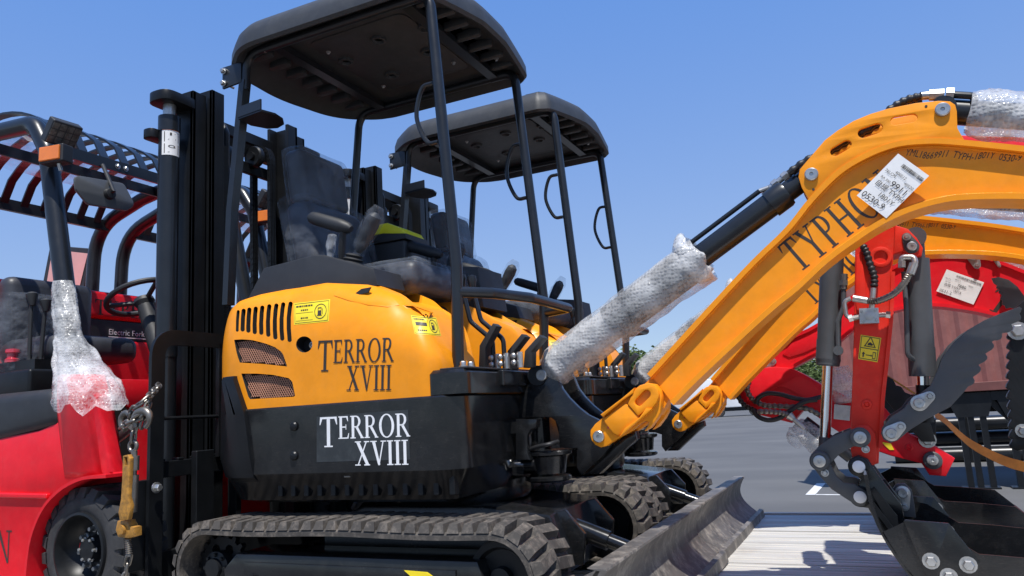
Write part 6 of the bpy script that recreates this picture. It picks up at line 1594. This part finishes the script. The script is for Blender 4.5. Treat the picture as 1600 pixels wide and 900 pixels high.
# far bucket and thumb
bucket(RX2, 1.17, .45, 1.04)
ft = [(1386, 588), (1398, 594), (1420, 612), (1440, 640), (1475, 655), (1500, 625), (1530, 560), (1560, 500), (1588, 470), (1640, 455), (1600, 440), (1580, 432), (1548, 435), (1556, 452), (1550, 462), (1560, 470), (1556, 480), (1570, 482)]
tp_ = z5_([(668, 250), (720, 242), (790, 262), (850, 310), (900, 380), (960, 480), (900, 480), (800, 455), (770, 462), (760, 440), (742, 432), (745, 405), (728, 395), (740, 368), (718, 350), (722, 330), (700, 318), (706, 300), (684, 285)])
b = B(); plate(1, XZ(tp_, YF0-.10), YF0-.12, YF0-.106, bev=.001, bm=b); plate(1, XZ(tp_, YF0-.10), YF1+.03, YF1+.044, bev=.001, bm=b); plate(1, XZ(z5_([(760, 330), (850, 380), (900, 440), (820, 430)]), YF0-.10), YF0-.11, YF1+.035, bm=b); FT_ = obj('thumb', b, M['charcoal'], RX2, sharp=30)
lo_ = [(1380, 585), (1386, 588), (1395, 592), (1400, 602), (1408, 604), (1414, 613), (1422, 616), (1430, 630), (1450, 650), (1462, 690), (1440, 690), (1405, 650), (1384, 625)]
b = B(); plate(1, XZ(lo_, YF0-.08), YF0-.09, YF0-.076, bev=.001, bm=b); plate(1, XZ(lo_, YF0-.08), YF1+.03, YF1+.044, bev=.001, bm=b); objs('thumb_root', b, M['blackm'], FT_, sharp=30)
b = B(); tube(b, [at(1384, 586, 1, YFM), at(1440, 622, 1, YFM), at(1470, 640, 1, YFM)], 0, rect=(.004, .02), up=(0, 1, 0)); obj('thumb_edge', b, M['ochre'], FT_)
# serrated black thumb at the picture's right edge belongs to the near machine's spare
sr = []
for k in range(14):
    y = 500+k*14; sr += [(1583-(4 if k % 2 else -3), y), (1578 if k % 2 else 1584, y+7)]
sr = [(1575, 490), (1600, 470), (1650, 470), (1650, 690), (1590, 705)]+scallop([(1584, 702), (1578, 600), (1580, 500)], 15, 6, -1)
b = B(); plate(1, XZ(sr, 1.30), 1.30, 1.33, bev=.002, bm=b); SPT = obj('serrated_plate', b, M['blackm'], RX, sharp=30)
b = B(); hexbolt(b, at(1590, 517, 1, 1.30), (0, -1, 0), .025, .02); hexbolt(b, at(1598, 673, 1, 1.30), (0, -1, 0), .018, .02); objs('plate_bolt', b, M['zinc'], SPT)
b = B(); tube(b, [at(1645, 560, 1, 1.315), at(1660, 640, 1, 1.2), at(1640, 760, 1, 1.03)], 0, rect=(.02, .03), up=(0, 1, 0)); obj('plate_stem', b, M['blackm'], SPT)
# orange strap
b = B(); sp_ = spline([at(u, v, 1, 2.12) for u, v in ((1460, 647), (1475, 656), (1492, 672), (1515, 692), (1545, 709), (1575, 722), (1610, 732), (1700, 760))], 6)
P = sp_; L = []
for i, p in enumerate(P):
    tw = .7+i/len(P)*1.1; L.append([p+V((0, .025*math.cos(tw), .025*math.sin(tw))), p-V((0, .025*math.cos(tw), .025*math.sin(tw)))])
L2 = [[a, c, c+V((.001, .002, -.002)), a+V((.001, .002, -.002))] for a, c in L]
rings(b, L2, True, True); tag(obj('ratchet_strap', b, M['strap']), 'orange webbing strap sagging across behind the near grey thumb', 'strap')
# ================================================================== FAR BACKGROUND
YK = 12.5
c0 = at(1286, 560, 1, YK); z0 = at(1550, 610, 1, YK).z; x0 = c0.x; x1 = x0+6.06; H_ = 2.59
CT = empty('shipping_container', (x0+3, YK+1.2, z0), 'faded reddish brown corrugated shipping container raised on a chassis at the right', 'container')
b = B(); pr = []; x = x0+.12; p_ = .278
while x < x1-.3:
    pr += [(x, YK+.036), (x+.072, YK+.036), (x+.14, YK), (x+.21, YK)]; x += p_
L = [[V((a, c, z)) for a, c in pr+[(x1-.1, YK+.036), (x1-.1, YK+2.4), (x0+.1, YK+2.4), (x0+.1, YK+.036)]] for z in (z0+.14, z0+H_-.1)]
rings(b, L, True, True); obj('corrugated_wall', b, M['container'], CT, sharp=20)
b = B()
for z, h in ((z0, .15), (z0+H_-.11, .11)): box(b, (x0, YK-.02, z), (x1, YK+.06, z+h)); box(b, (x0, YK+2.38, z), (x1, YK+2.44, z+h))
for x in (x0, x1-.16): box(b, (x-.001, YK-.025, z0-.001), (x+.16, YK+.09, z0+H_+.001))
obj('rail', b, M['containerdark'], CT, bevel=.01)
CS = empty('container_chassis', (x0+3, YK+1, GZ), 'black chassis with landing legs carrying the reddish brown container', 'chassis')
b = B()
for y in (YK+.5, YK+1.7): box(b, (x0-.2, y, z0-.36), (x1+.3, y+.12, z0-.015))
for k in range(6): box(b, (x0+.3+k*1.1, YK+.05, z0-.16), (x0+.42+k*1.1, YK+2.3, z0-.02))
obj('frame', b, M['blackm'], CS)
for px_, w in ((1512, .16), (1590, .16)):
    X = at(px_, 640, 1, YK+.1).x; b = B(); plate(1, [(X-.32, z0-.02), (X+.42, z0-.02), (X+.28, z0-.42), (X-.18, z0-.42)], YK+.06, YK+.10, bm=b)
    for dx in (-.16, -.02, .16): box(b, (X+dx, YK+.08, GZ+.005), (X+dx+.09, YK+.18, z0-.40))
    box(b, (X-.25, YK+.02, GZ+.001), (X+.30, YK+.3, GZ+.03)); obj('landing_leg', b, M['blackm'], CS)
b = B(); X0 = at(1545, 645, 1, YK+.1).x; tube(b, [V((X0, YK+.2, z0-.1)), V((X0+.8, YK+.2, GZ+.5))], 0, rect=(.05, .05), up=(0, 1, 0)); obj('brace', b, M['blackm'], CS)
# pipes on the ground
yp = at(1500, 690, 2, GZ+.02).y; yp = min(yp, 16.5)
for k, (dz, dy) in enumerate(((.16, 0), (.50, .22), (.84, .05))):
    b = B(); x = at(1395, 680, 1, yp+dy).x; lathe(b, (x, yp+1.2+dy, GZ+dz), (1, 0, 0), [(0, .13), (0, .165), (9, .165), (9, .13)], 24)
    lab = ('lowest black pipe lying on the asphalt under the raised container', 'middle black pipe in the pile under the raised container', 'topmost black pipe in the pile under the raised container')[k]
    tag(obj('pipe', b, M['tubeblk']), lab, 'pipe', 'black pipes piled under the container')
b = B(); 
box(b, (at(1395, 680, 1, yp).x+1.4, yp+1.68, GZ+.05), (at(1395, 680, 1, yp).x+7.8, yp+1.72, GZ+.12))
for k in range(3):
    x = at(1395, 680, 1, yp).x+1.5+k*3; box(b, (x, yp+.95, GZ+.001), (x+.1, yp+1.03, GZ+1.2)); box(b, (x, yp+1.62, GZ+.001), (x+.1, yp+1.70, GZ+1.2)); box(b, (x, yp+.96, GZ+.001), (x+.1, yp+1.69, GZ+.018))
tag(obj('pipe_rack', b, M['blackm']), 'black rack holding the pile of pipes under the container', 'rack')
b = B(); q = at(1500, 699, 2, GZ); box(b, (at(1400, 699, 2, GZ).x, q.y-.1, GZ+.001), (q.x+14, q.y+.08, GZ+.13)); tag(obj('kerb', b, surf('pale_concrete', (.42, .41, .39), .8, var=.1), bevel=.02), kind='structure')
# white truck far across the yard
tp0 = at(1118, 652, 2, GZ); sc = 1.0
TK = empty('white_truck', tp0, 'white box truck parked far across the asphalt, seen under the yellow booms', 'truck')
yk = tp0.y; xa = at(1020, 640, 1, yk).x; xb = at(1196, 640, 1, yk).x
b = B(); zt_a = at(1120, 636, 1, yk).z; b = rbox((xa-3, yk, zt_a), (xa+(xb-xa)*.62, yk+2.4, GZ+3.6), .06); obj('cargo_box', b, M['truckwhite'], TK)
cx0 = xa+(xb-xa)*.66
b = B(); plate(1, rnd2([(cx0, zt_a-.1), (xb, zt_a-.1), (xb, zt_a+.75), (xb-.35, zt_a+1.75), (cx0, zt_a+1.8)], .12), yk+.1, yk+2.3, bev=.04, bm=b); CB = obj('cab', b, M['truckwhite'], TK, sharp=40)
b = B(); plate(1, [(cx0+.3, zt_a+.75), (xb-.25, zt_a+.75), (xb-.5, zt_a+1.5), (cx0+.3, zt_a+1.5)], yk+.085, yk+.1, bm=b); obj('cab_window', b, M['mirror'], CB)
b = B(); box(b, (xa-3, yk+.3, GZ+.5), (xb-.2, yk+2.1, zt_a-.01)); obj('truck_frame', b, M['blackm'], TK)
b = B(); box(b, (xa+1, yk+.05, GZ+.45), (xa+3.2, yk+.3, GZ+1.0)); obj('fuel_tank', b, M['blackm'], TK, bevel=.05)
for x in (xa-1.6, xa-.5, cx0-.6, xb-1.0):
    b = B(); lathe(b, (x, yk+.05, GZ+.5), (0, 1, 0), [(0, .25), (0, .46), (.05, .5), (.28, .5), (.3, .46)], 24); t = obj('wheel', b, M['tyre'], TK); b = B(); lathe(b, (x, yk+.06, GZ+.5), (0, 1, 0), [(0, 0), (.02, .12), (.06, .26), (.1, .26)], 18); obj('rim', b, M['zinc'], t)
# trees beyond
m, nt, P, N, L = nodes_of('tree_leaves'); oi = N.new('ShaderNodeTexCoord').outputs['Object']; nn = tex(N, L, 'n', .9, oi, 4)
c = mixc(N, L, ramp(N, L, nn.outputs[0], [(.35, 0.), (.65, 1.)]).outputs[0], (.055, .095, .022), (.13, .18, .05)); L.new(c, P.inputs['Base Color']); P.inputs['Roughness'].default_value = .7; M['leaf'] = m
M['bark'] = surf('tree_bark', (.10, .075, .055), .9, var=.3)
def tree(x, y, h, w, seed, label):
    r = random.Random(seed); T = empty('leafy_tree', (x, y, GZ), label, 'tree', 'green trees beyond the yard')
    b = B(); tube(b, [V((x, y, GZ)), V((x+.1, y, GZ+h*.25)), V((x, y+.1, GZ+h*.55))], [h*.035, h*.028, h*.015], 10)
    for k in range(6):
        a = r.uniform(0, 6.28); z = GZ+h*r.uniform(.2, .45); tube(b, [V((x, y, z)), V((x+math.cos(a)*w*.22, y+math.sin(a)*w*.22, z+h*.18)), V((x+math.cos(a)*w*.38, y+math.sin(a)*w*.38, z+h*.3))], [h*.016, h*.011, h*.004], 7)
    obj('trunk', b, M['bark'], T)
    b = B(); cl = []
    for k in range(60):
        a = r.uniform(0, 6.28); u = r.uniform(.05, 1)**.6; zz = r.uniform(.12, 1); rad = w*.5*math.sqrt(max(.05, 1-(zz*1.02-.42)**2*2.4))*u
        cl.append((V((x+math.cos(a)*rad, y+math.sin(a)*rad, GZ+h*(.08+.9*zz*(1-.18*u)))), w*r.uniform(.09, .17)))
    for c, R0 in cl:
        for k in range(80):
            d = V((r.gauss(0, 1), r.gauss(0, 1), r.gauss(0, .8))).normalized()*R0*r.uniform(.35, 1.05); s = h*r.uniform(.014, .030)
            n = V((r.gauss(0, 1), r.gauss(0, 1), r.gauss(.3, 1))).normalized(); e1, e2 = frame_of(n); p = c+d
            b.faces.new([b.verts.new(p+e1*s*1.4), b.verts.new(p+e2*s*.7), b.verts.new(p-e1*s*1.4), b.verts.new(p-e2*s*.7)])
    KEEP.add(id(b)); obj('crown', b, M['leaf'], T, sharp=180)
YT = 92
for k, (px_, ytop, w, lab) in enumerate(((905, 562, 10, 'low green tree at the far left behind the bubble wrapped cylinder'), (958, 552, 9.5, 'green tree left of the thin far canopy post'), (988, 545, 9, 'tallest green tree, just right of the far canopy post'), (1026, 548, 10, 'green tree beside the second wrapped cylinder'), (1232, 560, 7, 'green tree left of the pair seen under the red boom'), (1262, 554, 7.5, 'green tree seen through the gap under the red boom'), (1305, 560, 7, 'green tree behind the bubble wrap under the red boom'))):
    p = at(px_, ytop, 1, YT+k*2.5); tree(p.x, p.y, p.z-GZ, w, 40+k, lab)
# far hedge line and low wall keep the horizon from showing bare between the machines
